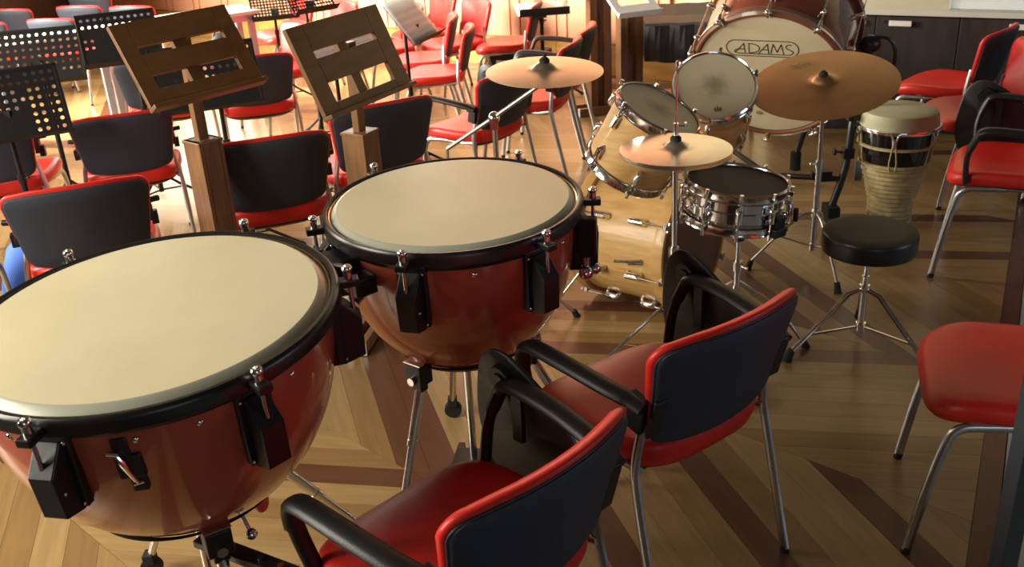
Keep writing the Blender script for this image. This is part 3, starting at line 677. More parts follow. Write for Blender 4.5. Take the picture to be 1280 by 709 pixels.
m = MB(); m.cyl(b0 + Vector((0, 0, .14)), b0 + Vector((0, 0, .36)), .0125, 12); m.cyl(b0 + Vector((0, 0, .32)), b0 + Vector((0, 0, .47)), .009, 12); m.cyl(b0 + Vector((0, 0, .34)), b0 + Vector((0, 0, .375)), .019, 12); m.tube([b0 + Vector((0, 0, .36)), b0 + Vector((.03, -.03, .355))], .007, 8); m.build('tube', 'chrome', t)
m = MB(); m.cyl(b0 + Vector((0, 0, .455)), b0 + Vector((0, 0, .485)), .021, 14); m.build('tilter_knob', 'rubber', t)
for k in range(3):
    a = math.radians(95 + 120 * k); u = Vector((math.cos(a), math.sin(a), 0)); m = MB()
    m.tube(smooth_path([b0 + Vector((0, 0, .49)), b0 + u * .07 + Vector((0, 0, .50)), b0 + u * .165 + Vector((0, 0, .525)), b0 + u * .188 + Vector((0, 0, .575))], 4), .006, 8); bk = m.build('basket_arm', 'chrome', t)
    m = MB(); m.cyl(b0 + u * .188 + Vector((0, 0, .545)), b0 + u * .188 + Vector((0, 0, .59)), .009, 10); m.build('grip', 'rubber', bk)
    a += .5; u = Vector((math.cos(a), math.sin(a), 0)); m = MB(); m.tube([b0 + Vector((0, 0, .30)), b0 + u * .15 + Vector((0, 0, .19)), b0 + u * .27 + Vector((0, 0, .012))], .007, 8); m.tube([b0 + Vector((0, 0, .15)), b0 + u * .16 + Vector((0, 0, .17))], .005, 8); lg = m.build('leg', 'chrome', t)
    m = MB(); m.cyl(b0 + u * .262 + Vector((0, 0, .03)), b0 + u * .275 + Vector((0, 0, 0)), .012, 10, r2=.016); m.build('rubber_foot', 'rubber', lg)

def cymbal(parent_name, label, c, n, R, material, bell=.16, sag=.055, dome=.03, print_=None):
    t = thing(parent_name, label, 'cymbal'); X = orient(c, n)
    pr = [(.006, dome)] + [(R * bell * q, dome * math.sqrt(1 - .75 * q * q)) for q in (.3, .6, .85, 1)] + [(R * bell * 1.12, dome * .38)]
    for q in (.25, .4, .55, .7, .85, 1): pr.append((R * q, dome * .32 - sag * R * 3 * .32 * (q ** 2)))
    th = .0016; m = MB(); m.lathe(pr, 96, X); m.lathe([(r, z - th) for r, z in reversed(pr)], 96, X); m.lathe([(pr[-1][0], pr[-1][1]), (pr[-1][0], pr[-1][1] - th)], 96, X)
    o = m.build('cymbal_disc', material, t, auto=60)
    m = MB(); m.lathe([(.004, dome - .012), (.018, dome - .01), (.018, dome + .006), (.010, dome + .014), (.004, dome + .014)], 16, X); m.build('felt_washer', 'rubber', t)
    return t, X
def ringmat(name, base):
    m = MT[base].copy(); m.name = name; nt = m.node_tree; b = nt.nodes['Principled BSDF']; N = nt.nodes.new; L_ = nt.links.new
    tc = N('ShaderNodeTexCoord'); n = N('ShaderNodeTexNoise'); n.inputs['Scale'].default_value = 60; return m
hh, XH = cymbal('hi_hat_cymbals', 'pale bronze hi-hat cymbals between the toms and the snare drum', Vector((.543, 3.008, .850)), (0, -.006, 1), .178, 'cymbal_bright', .19, .05, .032)
m = MB(); m.lathe([(.03, -.012), (.178 * .6, -.02), (.178, -.012), (.178, -.014), (.178 * .6, -.023), (.03, -.032)], 80, XH); m.build('lower_cymbal', 'cymbal_bright', hh)
t = thing('hi_hat_stand', 'chrome hi-hat stand with a tall rod through the hi-hat cymbals', 'drum hardware', (.543, 3.008, 0))
m = MB(); m.cyl((0, 0, .06), (0, 0, .50), .0135, 14); m.cyl((0, 0, .48), (0, 0, .515), .018, 14); m.cyl((0, 0, .50), (0, 0, .82), .0095, 12); m.tube([(0, 0, .50), (.035, -.02, .50)], .006, 8); m.build('tube', 'chrome', t)
m = MB(); m.cyl((0, 0, .80), (0, 0, 1.13), .0035, 8); m.build('pull_rod', 'chrome', t)
m = MB(); m.cyl((0, 0, .885), (0, 0, .935), .009, 12); m.cyl((-.006, 0, .925), (.035, -.005, .925), .004, 8); m.box((.03, 0, .925), (.008, .016, .02)); m.build('clutch', 'chrome', t)
m = MB(); m.cyl((0, 0, .872), (0, 0, .888), .014, 12); m.build('clutch_felt', 'rubber', t)
for a in (175, 60, 290):
    a = math.radians(a); u = Vector((math.cos(a), math.sin(a), 0)); m = MB()
    for s in (-.006, .006): n_ = Vector((-u.y, u.x, 0)) * s; m.tube([Vector((0, 0, .33)) + n_, u * .31 + Vector((0, 0, .012)) + n_], .004, 8)
    m.tube([(0, 0, .12), u * .18 + Vector((0, 0, .15))], .004, 6); lg = m.build('leg', 'chrome', t)
    m = MB(); m.cyl(u * .30 + Vector((0, 0, .03)), u * .315, .011, 10, r2=.015); m.build('rubber_foot', 'rubber', lg)
m = MB(); m.box((.13, -.10, .03), (.28, .09, .012), rz=math.radians(-38)); m.box((.0, 0, .012), (.1, .1, .02)); m.build('foot_board', 'leg_metal', t)

# crash on a boom stand
ct, XC = cymbal('crash_cymbal', 'bronze crash cymbal on the slanted boom, left of the rack toms', Vector((.154, 3.383, 1.04)), (.021, -.053, 1), .203, 'cymbal', .19, .06, .034)
t = thing('boom_stand', 'chrome boom stand holding the crash cymbal behind the smaller timpani', 'drum hardware')
m = MB(); m.cyl((-.03, 3.46, .06), (-.03, 3.46, .84), .010, 12); m.cyl((-.03, 3.46, .06), (-.03, 3.46, .5), .0135, 12); m.cyl((-.03, 3.46, .49), (-.03, 3.46, .52), .018, 12); m.build('pole', 'leg_metal', t)
m = MB(); m.tube([(.150, 3.385, 1.00), (-.03, 3.45, .87), (-.209, 3.51, .747)], .008, 10); m.tube([(-.209, 3.51, .747), (-.21, 3.51, .69)], .005, 8); m.cyl((.15, 3.385, 1.0), (.155, 3.382, 1.085), .004, 8); m.build('boom_arm', 'leg_metal', t)
m = MB(); m.ball((-.03, 3.455, .868), .022); m.box((-.03, 3.44, .85), (.03, .03, .04)); m.ball((.150, 3.385, 1.0), .012); m.build('boom_clamp', 'chrome', t)
m = MB(); m.cyl((.155, 3.382, 1.062), (.156, 3.382, 1.085), .013, 12, r2=.009); m.cyl((.156, 3.382, 1.085), (.156, 3.382, 1.10), .006, 10); m.build('wing_nut', 'rubber', t)
for a in (20, 140, 265):
    a = math.radians(a); u = Vector((math.cos(a), math.sin(a), 0)); b0 = Vector((-.03, 3.46, 0)); m = MB(); m.tube([b0 + Vector((0, 0, .28)), b0 + u * .12 + Vector((0, 0, .22)), b0 + u * .30 + Vector((0, 0, .012))], .006, 8); lg = m.build('leg', 'leg_metal', t)
    m = MB(); m.cyl(b0 + u * .29 + Vector((0, 0, .03)), b0 + u * .305, .011, 10, r2=.015); m.build('rubber_foot', 'rubber', lg)
# ride
rc = Vector((1.272, 3.83, .830)); rt_, XR = cymbal('ride_cymbal', 'large brown bronze ride cymbal tilted in front of the logo drum', rc, (-.16, -.215, .963), .286, 'cymbal_dark', .15, .05, .038)
swirl = []
for j in range(3):
    P = [(-.9 + i * .3, .25 * math.sin(i * 1.3 + j) + j * .45) for i in range(8)]
    swirl.append([(x, y) for x, y in P] + [(x, y + .10) for x, y in reversed(P)])
decal(XR, swirl, -.05, .15, .04, .009 - .012 * (.158 / .286) ** 2 + .003, 'script_print', 'ink_faint', rt_)
t = thing('cymbal_stand', 'chrome tripod stand under the large brown ride cymbal', 'drum hardware', (rc.x + .035, rc.y + .08, 0))
m = MB(); m.cyl((0, 0, .10), (0, 0, .46), .012, 12); m.cyl((0, 0, .45), (0, 0, .49), .016, 12); m.cyl((0, 0, .46), (-.020, -.05, .80), .009, 12); m.tube([(0, 0, .475), (-.035, -.01, .475)], .005, 8); m.ball((-.035, -.01, .475), .009); m.cyl((-.022, -.055, .79), (-.040, -.088, .885), .004, 8); m.build('pole', 'leg_metal', t)
m = MB(); m.cyl((0, 0, .085), (0, 0, .115), .017, 12); m.build('collar', 'chrome', t)
m = MB(); m.cyl((0, 0, .24), (0, 0, .27), .018, 12); m.build('collar', 'chrome', t)
for a in (-84, 60, 176):
    a = math.radians(a); u = Vector((math.cos(a), math.sin(a), 0)); m = MB()
    m.tube(smooth_path([(0, 0, .255), u * .06 + Vector((0, 0, .245)), u * .13 + Vector((0, 0, .18)), u * .27 + Vector((0, 0, .03))], 4), .0055, 8); m.tube([(0, 0, .10), u * .15 + Vector((0, 0, .155))], .004, 6); lg = m.build('leg', 'leg_metal', t)
    m = MB(); m.cyl(u * .258 + Vector((0, 0, .045)), u * .275, .011, 10, r2=.017); m.build('rubber_foot', 'rubber', lg)
# throne
t = thing('drum_stool', 'round black drum stool on a chrome tripod right of the snare drum', 'stool', (1.252, 3.155, 0))
m = MB(); m.lathe([(.0001, .478), (.12, .479), (.145, .477), (.157, .470)], 64); m.build('seat_top', 'throne_top', t)
m = MB(); m.lathe([(.157, .470), (.1605, .465), (.161, .455), (.1605, .415), (.157, .402), (.14, .398), (.0001, .398)], 64); m.build('seat_cushion', 'vinyl_black', t)
m = MB(); m.cyl((0, 0, .09), (0, 0, .30), .0125, 12); m.cyl((0, 0, .28), (0, 0, .405), .0095, 12); m.build('post', 'chrome', t)
m = MB(); m.cyl((0, 0, .235), (0, 0, .265), .018, 12); m.build('collar', 'chrome', t)
m = MB(); m.cyl((0, 0, .085), (0, 0, .115), .018, 12); m.build('collar', 'chrome', t)
m = MB(); m.box((0, 0, .395), (.07, .07, .012)); m.build('seat_plate', 'chrome', t)
for a in (190, -50, 70):
    a = math.radians(a); u = Vector((math.cos(a), math.sin(a), 0)); m = MB(); n0 = Vector((-u.y, u.x, 0)) * .008
    for s in (-1, 1): m.tube([Vector((0, 0, .25)) + n0 * s, u * .06 + Vector((0, 0, .235)) + n0 * s, u * .27 + Vector((0, 0, .03)) + n0 * s], .0045, 8)
    m.tube([(0, 0, .10), u * .20 + Vector((0, 0, .095))], .0045, 6); lg = m.build('leg', 'chrome', t)
    m = MB(); m.cyl(u * .262 + Vector((0, 0, .045)), u * .28, .013, 10, r2=.018); m.build('rubber_foot', 'rubber', lg)

# ------------------------------------------------------------------ concert bass drum with logo
ac = Vector((1.30, 4.74, .655)); ay, ae = math.radians(-26.4), math.radians(-26.6)
an = Vector((math.cos(ae) * math.sin(ay), -math.cos(ae) * math.cos(ay), math.sin(ae)))
t = thing('concert_bass_drum', 'large mahogany concert bass drum with an oval logo on its head behind the drum kit', 'drum'); XD = orient(ac, an); R = .352; L = .46
m = MB(); m.lathe([(R + .004, -.03), (R + .012, -.05), (R + .014, -L / 2), (R + .012, -L + .05), (R + .004, -L + .03)], 96, XD); m.build('shell', 'mahogany', t)
m = MB(); m.lathe([(.0001, 0), (R * .9, 0), (R - .004, -.003), (R, -.01)], 96, XD); m.build('drum_head', 'drum_head', t)
m = MB(); m.lathe([(.0001, -L), (R, -L + .01)], 64, XD); m.build('rear_head', 'drum_head', t)
for z, s in ((0, 1), (-L, -1)):
    m = MB(); m.lathe([(R, z - .004 * s), (R + .004, z + .010 * s), (R + .014, z + .010 * s), (R + .028, z - .002 * s), (R + .028, z - .040 * s), (R + .006, z - .040 * s)], 96, XD); m.build('wood_hoop', 'wood_hoop', t)
    m = MB(); m.lathe([(R + .027, z - .001 * s), (R + .031, z + .002 * s), (R + .031, z - .012 * s), (R + .027, z - .014 * s)], 96, XD); m.build('hoop_edge', 'chrome', t)
for k in range(10):
    Y = XD @ Matrix.Rotation(2 * pi * (k + .42) / 10, 4, 'Z')
    m = MB(); m.cyl((R + .040, 0, .022), (R + .040, 0, -L - .02), .0035, 8, X=Y); rd = m.build('tension_rod', 'chrome', t)
    m = MB(); m.tube([(R + .006, 0, .016), (R + .022, 0, .018), (R + .040, 0, .012), (R + .042, 0, -.03)], [.008, .010, .011, .008], 8, Y); m.cyl((R + .040, -.022, .028), (R + .040, .022, .028), .006, 8, X=Y); m.ball((R + .040, 0, .028), .012, 8, Y); m.build('claw', 'chrome', rd)
    for z in (-.10, -L + .10):
        m = MB(); m.tube([(R + .012, 0, z), (R + .038, 0, z)], [.016, .013], 10, Y); m.ball((R + .040, 0, z), .013, 8, Y); m.build('lug', 'chrome', rd)
# logo: outlined stadium with ADAMS in thin art-nouveau strokes
def stroke(P, w_=.0045):
    out = []
    for i in range(len(P) - 1):
        a = Vector(P[i]); b = Vector(P[i + 1]); d = (b - a); l = d.length
        if l < 1e-6: continue
        d = d / l; n = Vector((-d.y, d.x)) * w_ / 2; a2 = a - d * w_ * .3; b2 = b + d * w_ * .3
        out.append([tuple(a2 - n), tuple(b2 - n), tuple(b2 + n), tuple(a2 + n)])
    return out
def stadium(hw, hh, n=10):
    o = []
    for k in range(n + 1): a = -pi / 2 + pi * k / n; o.append((hw - hh + hh * math.cos(a), hh * math.sin(a)))
    for k in range(n + 1): a = pi / 2 + pi * k / n; o.append((-hw + hh + hh * math.cos(a), hh * math.sin(a)))
    return o + [o[0]]
polys = []
lw = .0046
polys += stroke(stadium(.170, .045), lw)
h = .027
def arc2(cx, cy, rx, ry, a0, a1, n=10): return [(cx + rx * math.cos(math.radians(a0 + (a1 - a0) * k / n)), cy + ry * math.sin(math.radians(a0 + (a1 - a0) * k / n))) for k in range(n + 1)]
# A (with the left tail of the inner cartouche)
polys += stroke([(-.128, -h), (-.085, h), (-.082, -h)], lw); polys += stroke([(-.113, -.006), (-.083, -.006)], lw)
polys += stroke(arc2(-.112, -.020, .020, .012, 110, 250, 8) + [(-.095, -.032), (.095, -.032)], lw)
# D
polys += stroke([(-.062, -h), (-.062, h)], lw); polys += stroke([(-.062, h)] + arc2(-.058, 0, .046, h, 80, -80, 12) + [(-.062, -h)], lw)
# A
polys += stroke([(-.016, -h), (.026, h), (.030, -h)], lw); polys += stroke([(-.001, -.006), (.029, -.006)], lw)
# M
polys += stroke([(.040, -h), (.052, h), (.070, -.018), (.090, h), (.100, -h)], lw)
# S, joining the cartouche at its foot
polys += stroke(arc2(.128, h * .5, .017, h * .5, 60, 250, 9) + [(.125, 0), (.136, -.008)] + arc2(.122, -.016, .022, .016, 20, -95, 9) + [(.095, -.032)], lw)
r_, u_, n_ = head_xy(XD, 0, 0)
decal(XD, polys, -.022, .166, 1.0, .0015, 'logo', 'ink', t, 12)['label'] = 'black oval outline logo reading ADAMS'
decal(XD, crown, .0, -.245, .018, .0015, 'crown_print', 'ink_faint', t)
# its cradle stand
t = thing('drum_cradle', 'black tubular cradle stand with casters carrying the large concert bass drum', 'drum stand')
pr_ = XD @ Vector((R * .95, 0, -.25))
m = MB()
m.tube(smooth_path([(1.70, 4.72, .72), (1.71, 4.55, .66), (1.62, 4.42, .52), (1.59, 4.38, .30), (1.53, 4.36, .10)], 5), .018, 12)
m.tube(smooth_path([(.93, 5.05, .70), (.96, 5.15, .60), (1.06, 5.15, .40), (1.12, 5.12, .10)], 5), .018, 12)
m.tube([(1.56, 4.37, .24), (1.25, 4.45, .25), (1.12, 5.10, .26)], .014, 10); m.tube([(1.70, 4.72, .70), (1.72, 4.95, .68), (1.66, 5.2, .30), (1.62, 5.25, .08)], .016, 10); m.build('tube_frame', 'black_metal', t)
m = MB(); m.box((1.53, 4.36, .09), (.06, .10, .05)); m.box((1.53, 4.35, .045), (.035, .11, .05)); m.build('foot_block', 'rubber', t, .005)
for (x, y, z) in ((1.615, 4.42, .53), (1.595, 4.385, .36), (1.50, 4.385, .255)):
    m = MB(); m.box((x, y, z), (.05, .05, .05)); m.cyl((x, y, z), (x - .07, y - .02, z + .015), .006, 8); m.box((x - .07, y - .02, z + .015), (.012, .03, .03)); m.build('clamp_knob', 'black_metal', t, .003)
m = MB(); m.cyl((1.70, 4.44, .32), (1.735, 4.43, .32), .045, 20); m.cyl((1.66, 4.45, .25), (1.69, 4.44, .25), .05, 20); m.build('wheel', 'bluegrey_metal', t)
m = MB(); m.cyl((1.12, 5.12, .0), (1.12, 5.12, .11), .03, 12); m.build('rubber_foot', 'rubber', t)
m = MB(); m.cyl((1.62, 5.25, 0), (1.62, 5.25, .10), .03, 12); m.build('rubber_foot', 'rubber', t)
m = MB(); m.box((1.77, 4.85, .70), (.09, .10, .16)); m.tube(smooth_path([(1.79, 4.8, .80), (1.88, 4.78, .80), (1.925, 4.78, .74), (1.93, 4.79, .64)], 4), .010, 8); m.ball((1.81, 4.80, .77), .055, 10, None, (1, .7, .8)); m.build('swivel_mount', 'vinyl_black', t, .01)

# ------------------------------------------------------------------ djembe
t = thing('djembe', 'black and cream goblet hand drum wound with rope, standing behind the drum stool', 'hand drum', (1.815, 4.375, 0)); t.scale = (1, 1, 1.055)
m = MB(); m.lathe([(.0001, .535), (.14, .534), (.163, .526), (.170, .508), (.172, .490), (.178, .462)], 64); m.build('drum_skin', 'djembe_skin', t)
m = MB(); m.lathe([(.176, .470), (.184, .468), (.186, .462), (.184, .452), (.176, .450)], 64); m.build('rim_ring', 'chrome', t)
m = MB(); m.lathe([(.172, .462), (.170, .42), (.160, .345), (.152, .305)], 48); m.build('bowl', 'lacquer_black', t)
m = MB(); m.lathe([(.152, .305), (.135, .235), (.112, .165), (.096, .12), (.092, .05), (.098, .0)], 48); m.build('wound_base', 'rope', t)
for z, r in ((.385, .166), (.302, .153)):
    m = MB(); m.lathe([(r, z - .007), (r + .009, z - .004), (r + .009, z + .004), (r, z + .007)], 48); m.build('rope_ring', 'rope', t)
for i in range(13):
    z = .288 - i * .0215; r = .148 - (.288 - z) * .29 if z > .12 else .097
    m = MB(); m.lathe([(r + .0, z - .009), (r + .006, z - .005), (r + .0065, z + .004), (r, z + .009)], 40); m.build('rope_turn', 'rope', t)
for k in range(6):
    a = math.radians(-115 + k * 60); u = Vector((math.cos(a), math.sin(a), 0)); w_ = Vector((-u.y, u.x, 0))
    m = MB()
    for s in (-1, 1): m.tube([u * .184 + w_ * .012 * s + Vector((0, 0, .46)), u * .176 + w_ * .006 * s + Vector((0, 0, .41)), u * .168 + w_ * .016 * s + Vector((0, 0, .33)), u * .158 + w_ * .012 * s + Vector((0, 0, .29))], .0035, 6)
    m.build('tension_lace', 'rope', t)
    m = MB(); m.tube(smooth_path([u * .186 - w_ * .02 + Vector((0, 0, .462)), u * .190 + Vector((0, 0, .435)), u * .186 + w_ * .02 + Vector((0, 0, .462))], 4), .004, 8); m.cyl(u * .184 + Vector((0, 0, .44)), u * .180 + Vector((0, 0, .40)), .006, 8); m.build('hook', 'chrome', t)

# ------------------------------------------------------------------ wooden music stands
def wooden_stand(label, base, desk_c, yaw, tilt, W, H_, slots, box_top, foot_dir, st=.062):
    t = thing('wooden_music_stand', label, 'music stand', (base[0], base[1], 0))
    # hollow box column of four boards
    s = .10
    for k in range(4):
        a = yaw + k * pi / 2; u = Vector((math.cos(a), math.sin(a), 0)); m = MB()
        m.box(u * (s / 2 - .008) + Vector((0, 0, box_top / 2 + .03)), (.016, s - .034 if k % 2 else s, box_top - .06), rz=a); m.build('post_board', 'post_wood', t, .0015)
    m = MB(); m.box((0, 0, box_top - .006), (s + .006, s + .006, .012), rz=yaw); m.build('post_cap', 'post_wood', t, .002)
    m = MB(); m.box((0, 0, (box_top + desk_c[2]) / 2 + .02), (.042, .03, desk_c[2] - box_top + .05), rz=yaw); m.build('sliding_bar', 'post_wood', t, .002)
    fd = Vector((math.cos(foot_dir), math.sin(foot_dir), 0)); fn = Vector((-fd.y, fd.x, 0))
    for d, q in ((fd, fn), (fn, fd)):
        for sg in (-1, 1):
            m = MB(); m.box(q * sg * .030 + Vector((0, 0, .032 if d is fd else .0335)), (.66, .026, .05), rz=math.atan2(d.y, d.x)); ft = m.build('foot_beam', 'post_wood', t, .002)
            m = MB()
            for e in (-1, 1): m.box(q * sg * .030 + d * e * .331 + Vector((0, 0, .03)), (.006, .027, .052), rz=math.atan2(d.y, d.x))
            m.build('end_cap', 'aluminium', ft)
    # desk: frame and rails around the slots
    Rv = Vector((math.cos(yaw), math.sin(yaw), 0)); B = Vector((-math.sin(yaw), math.cos(yaw), 0)); U = B * math.sin(tilt) + Vector((0, 0, math.cos(tilt))); Nn = Rv.cross(U)
    D = Matrix((Rv, U, Nn)).transposed().to_4x4(); D.translation = Vector((desk_c[0] - base[0], desk_c[1] - base[1], desk_c[2]))
    def rail(name, x0, x1, y0, y1): m = MB(); m.box(((x0 + x1) / 2, (y0 + y1) / 2, 0), (x1 - x0 - .001, y1 - y0 - .001, .018), D); return m.build(name, 'desk_wood', t, .0015)
    rail('desk_stile', -W / 2, -W / 2 + st, -H_ / 2, H_ / 2); rail('desk_stile', W / 2 - st, W / 2, -H_ / 2, H_ / 2)
    y = -H_ / 2
    for (y0, y1) in slots:
        rail('desk_rail', -W / 2 + st, W / 2 - st, y, y0); y = y1
    rail('desk_rail', -W / 2 + st, W / 2 - st, y, H_ / 2)
    m = MB(); m.box((0, -H_ / 2 - .008, .012), (W, .016, .045), D); m.build('ledge', 'desk_wood', t, .003)
    m = MB(); m.box((0, -.02, -.02), (.05, H_ * .7, .022), D); m.build('desk_batten', 'post_wood', t)
    return t, D
wooden_stand('wooden music stand with two slots in its desk, left of the pair', (-1.10, 3.52), (-1.065, 3.43, 1.157), .87, .57, .46, .30, [(-.095, -.045), (.03, .06)], .835, 1.35)
wooden_stand('wooden music stand with one narrow slot and a window, right of the pair', (-.545, 3.66), (-.535, 3.585, 1.083), 1.06, .41, .53, .318, [(-.125, -.055), (.035, .062)], .795, 1.37, .085)

# ------------------------------------------------------------------ black perforated music stands
def black_stand(label, c, yaw, tilt, W, H_, cols, rows, pole_dx=0, rh=.0075, skip=None, sheets=None, group='black perforated music stands'):
    B = Vector((-math.sin(yaw), math.cos(yaw), 0)); Rv = Vector((math.cos(yaw), math.sin(yaw), 0))
    base = Vector((c[0], c[1], 0)) + B * .05 + Rv * pole_dx
    t = thing('music_stand', label, 'music stand', tuple(base), 0, group)
    U = B * math.sin(tilt) + Vector((0, 0, math.cos(tilt))); Nn = Rv.cross(U); D = Matrix((Rv, U, Nn)).transposed().to_4x4(); D.translation = Vector(c) - base
    cw = W * .94 / cols; chh = H_ * .9 / rows; N8 = 10; m = MB()
    for i in range(cols):
        for j in range(rows):
            x = -W * .47 + (i + .5) * cw; y = -H_ * .45 + (j + .5) * chh
            hole = not (skip and skip(i, j))
            if hole:
                vs = []; fs = []
                sq = []
                for k in range(N8):
                    a = 2 * pi * k / N8; cc, ss = math.cos(a), math.sin(a); q = max(abs(cc) / (cw / 2), abs(ss) / (chh / 2)); sq.append((x + cc / q, y + ss / q))
                for k in range(N8): vs += [(*sq[k], 0), (x + rh * math.cos(2 * pi * k / N8), y + rh * math.sin(2 * pi * k / N8), 0)]
                # corner triangles close the square cell
                for k in range(N8): k2 = (k + 1) % N8; fs.append((2 * k, 2 * k2, 2 * k2 + 1, 2 * k + 1))
                o = len(vs)
                for cxs, cys in ((1, 1), (-1, 1), (-1, -1), (1, -1)):
                    a = math.atan2(cys * chh, cxs * cw) % (2 * pi); k = int(a / (2 * pi / N8)) % N8; vs.append((x + cxs * cw / 2, y + cys * chh / 2, 0)); fs.append((2 * k, len(vs) - 1, 2 * ((k + 1) % N8)))
                m.add(vs, fs, False, D)
            else:
                m.add([(x - cw / 2, y - chh / 2, 0), (x + cw / 2, y - chh / 2, 0), (x + cw / 2, y + chh / 2, 0), (x - cw / 2, y + chh / 2, 0)], [(0, 1, 2, 3)], False, D)
    o = m.build('desk_plate', 'stand_black', t); so = o.modifiers.new('solid', 'SOLIDIFY'); so.thickness = .0015
    m = MB()
    m.box((-W * .485, 0, 0), (W * .03, H_, .006), D); m.box((W * .485, 0, 0), (W * .03, H_, .006), D); m.box((0, H_ * .475, 0), (W, H_ * .05, .006), D); m.box((0, -H_ * .475, 0), (W, H_ * .05, .006), D)
    m.build('desk_rim', 'stand_black', t, .002)
    m = MB(); m.box((0, -H_ / 2, .028), (W, .004, .055), D); m.build('ledge', 'stand_black', t)
    top = D @ Vector((pole_dx * 0, -.04, -.02))
    m = MB(); m.cyl((0, 0, .30), (0, 0, max(.34, top.z - .02)), .010, 12); m.cyl((0, 0, .08), (0, 0, .55), .0135, 12); m.build('pole', 'stand_black', t)
    m = MB(); m.tube([(0, 0, max(.34, top.z - .03)), tuple(top)], .012, 10); m.box(tuple(top), (.05, .03, .05)); m.build('desk_hinge', 'black_metal', t)
    m = MB(); m.cyl((0, 0, .53), (0, 0, .57), .018, 12); m.cyl((0, 0, .55), (.035, -.01, .555), .006, 8); m.build('collar', 'black_metal', t)
    for k in range(3):
        a = yaw + pi / 2 + .3 + 2 * pi * k / 3; u = Vector((math.cos(a), math.sin(a), 0)); m = MB(); m.tube([(0, 0, .20), u * .1 + Vector((0, 0, .12)), u * .28 + Vector((0, 0, .012))], .008, 8); m.tube([(0, 0, .09), u * .14 + Vector((0, 0, .10))], .005, 6); lg = m.build('leg', 'stand_black', t)
        m = MB(); m.cyl(u * .27 + Vector((0, 0, .02)), u * .285, .012, 10); m.build('rubber_foot', 'rubber', lg)
    return t, D, base
black_stand('black perforated music stand nearest the camera at the left edge', (-2.06, 4.06, .875), .50, .42, .48, .30, 14, 8, .0, .0085, lambda i, j: i < 2 or i % 5 == 4 and j % 2 or j < 3 and i < 10)
black_stand('black perforated music stand at the left edge with many rows of bright holes', (-2.38, 5.15, .88), .24, .55, .47, .30, 12, 7, .0, .0085, lambda i, j: j == 0 or (i < 9 and j == 1))
black_stand('black perforated music stand with two rows of holes along its top', (-1.95, 5.20, .94), .40, .62, .39, .30, 11, 7, .05, .0085, lambda i, j: not (j >= 5 or (i < 2 and j in (2, 3))))
black_stand('black perforated music stand seen through the slots of the left wooden desk', (-1.31, 4.42, .875), .36, .45, .46, .30, 13, 7, .04, .0085, lambda i, j: j < 3 or i < 2)
black_stand('small black grille stand at the top edge, left of a pair', (-1.62, 7.42, .75), .3, .7, .34, .24, 14, 9, 0, .0075)
black_stand('small black grille stand behind the right wooden desk, right of a pair', (-1.14, 6.22, .955), .7, .7, .30, .22, 14, 9, 0, .0075)
def sheet(label, D, base, W, H_, off=(0, 0), rot=0):
    m = MB(); X = Matrix.Translation(base) @ D @ Matrix.Translation((off[0], off[1], .006)) @ Matrix.Rotation(rot, 4, 'Z')
    hw, hh = W / 2, H_ / 2; n = 8; vs = []; fs = []; uv = []
    for i in range(n + 1):
        q = i / n; x = -hw + W * q; bulge = .004 * math.sin(pi * ((q * 2) % 1.0)) if True else 0
        for y in (-hh, hh): vs.append((x, y, bulge)); uv.append((q * W / .21, (y + hh) / .30))
    for i in range(n): fs.append((2 * i, 2 * i + 2, 2 * i + 3, 2 * i + 1))
    m.add(vs, fs, True, X); m.uv = uv; o = m.build('sheet_music', 'sheet'); s_ = o.modifiers.new('solid', 'SOLIDIFY'); s_.thickness = .0015
    return tag(o, label, 'sheet music', 'sheets of music on the stands')
t_, D_, b_ = black_stand('black music stand holding the bright white open music left of the far red chairs', (-.461, 5.49, .895), 1.20, .67, .34, .26, 10, 7, 0, .007)
sheet('bright white open sheet music standing on the slim stand right of the right wooden desk', D_, b_, .34, .27, (0, .006))
t_, D_, b_ = black_stand('black music stand hidden behind the right wooden desk, white music on it', (-.79, 4.98, .87), .95, .70, .46, .28, 10, 7, 0, .007)
sheet('white music showing through the narrow slot of the right wooden desk', D_, b_, .50, .25, (0, .0))
t_, D_, b_ = black_stand('slim black stand with a flat open book in front of the salmon wall', (.33, 7.25, .64), .1, 1.35, .36, .24, 8, 6, 0, .007)
sheet('pale open book lying flat on the slim stand before the salmon wall', D_, b_, .38, .22)

# white open stand on top of the dark wooden posts at the back
def dark_post(label, x, y, h_, rz, cap):
    t = thing('wooden_post_stand', label, 'stand', (x, y, 0), rz)
    for k, (dx, dy) in enumerate(((-.05, 0), (.05, 0))):
        m = MB(); m.box((dx, dy, h_ / 2 + .03), (.05, .09, h_ - .06)); m.build('post_board', 'post_dark', t, .002)
    m = MB(); m.box((0, 0, h_ / 2 + .03), (.05, .03, h_ - .08)); m.build('post_core', 'post_dark', t)
    for s in (-1, 1): m = MB(); m.box((0, s * .062, .03), (.34, .03, .055)); fb = m.build('foot_beam', 'post_dark', t, .002); m = MB(); m.box((-.172, s * .062, .03), (.006, .032, .055)); m.box((.172, s * .062, .03), (.006, .032, .055)); m.build('end_cap', 'aluminium', fb)
    if cap: m = MB(); m.box((0, 0, h_ + .012), (.6, .10, .03)); m.build('top_rail', 'post_dark', t, .002)
    return t
dark_post('dark wooden post stand before the wall, left of the pair', .68, 6.72, .80, .25, True)
dark_post('dark wooden post stand before the wall, right of the pair, carrying a tray', .825, 6.25, .74, .25, False)
t = thing('white_tray', 'white tray with a rectangular opening resting on the right dark wooden post', 'tray', (.835, 6.24, .77), .35); t.scale = (.88, .88, .88)
Dm = Matrix.Rotation(math.radians(28), 4, 'X'); m = MB()
for (x, y, dx, dy) in ((-.14, 0, .06, .26), (.14, 0, .06, .26), (0, .10, .24, .06), (0, -.08, .24, .10)): m.box((x, y, .05), (dx, dy, .02), Dm)
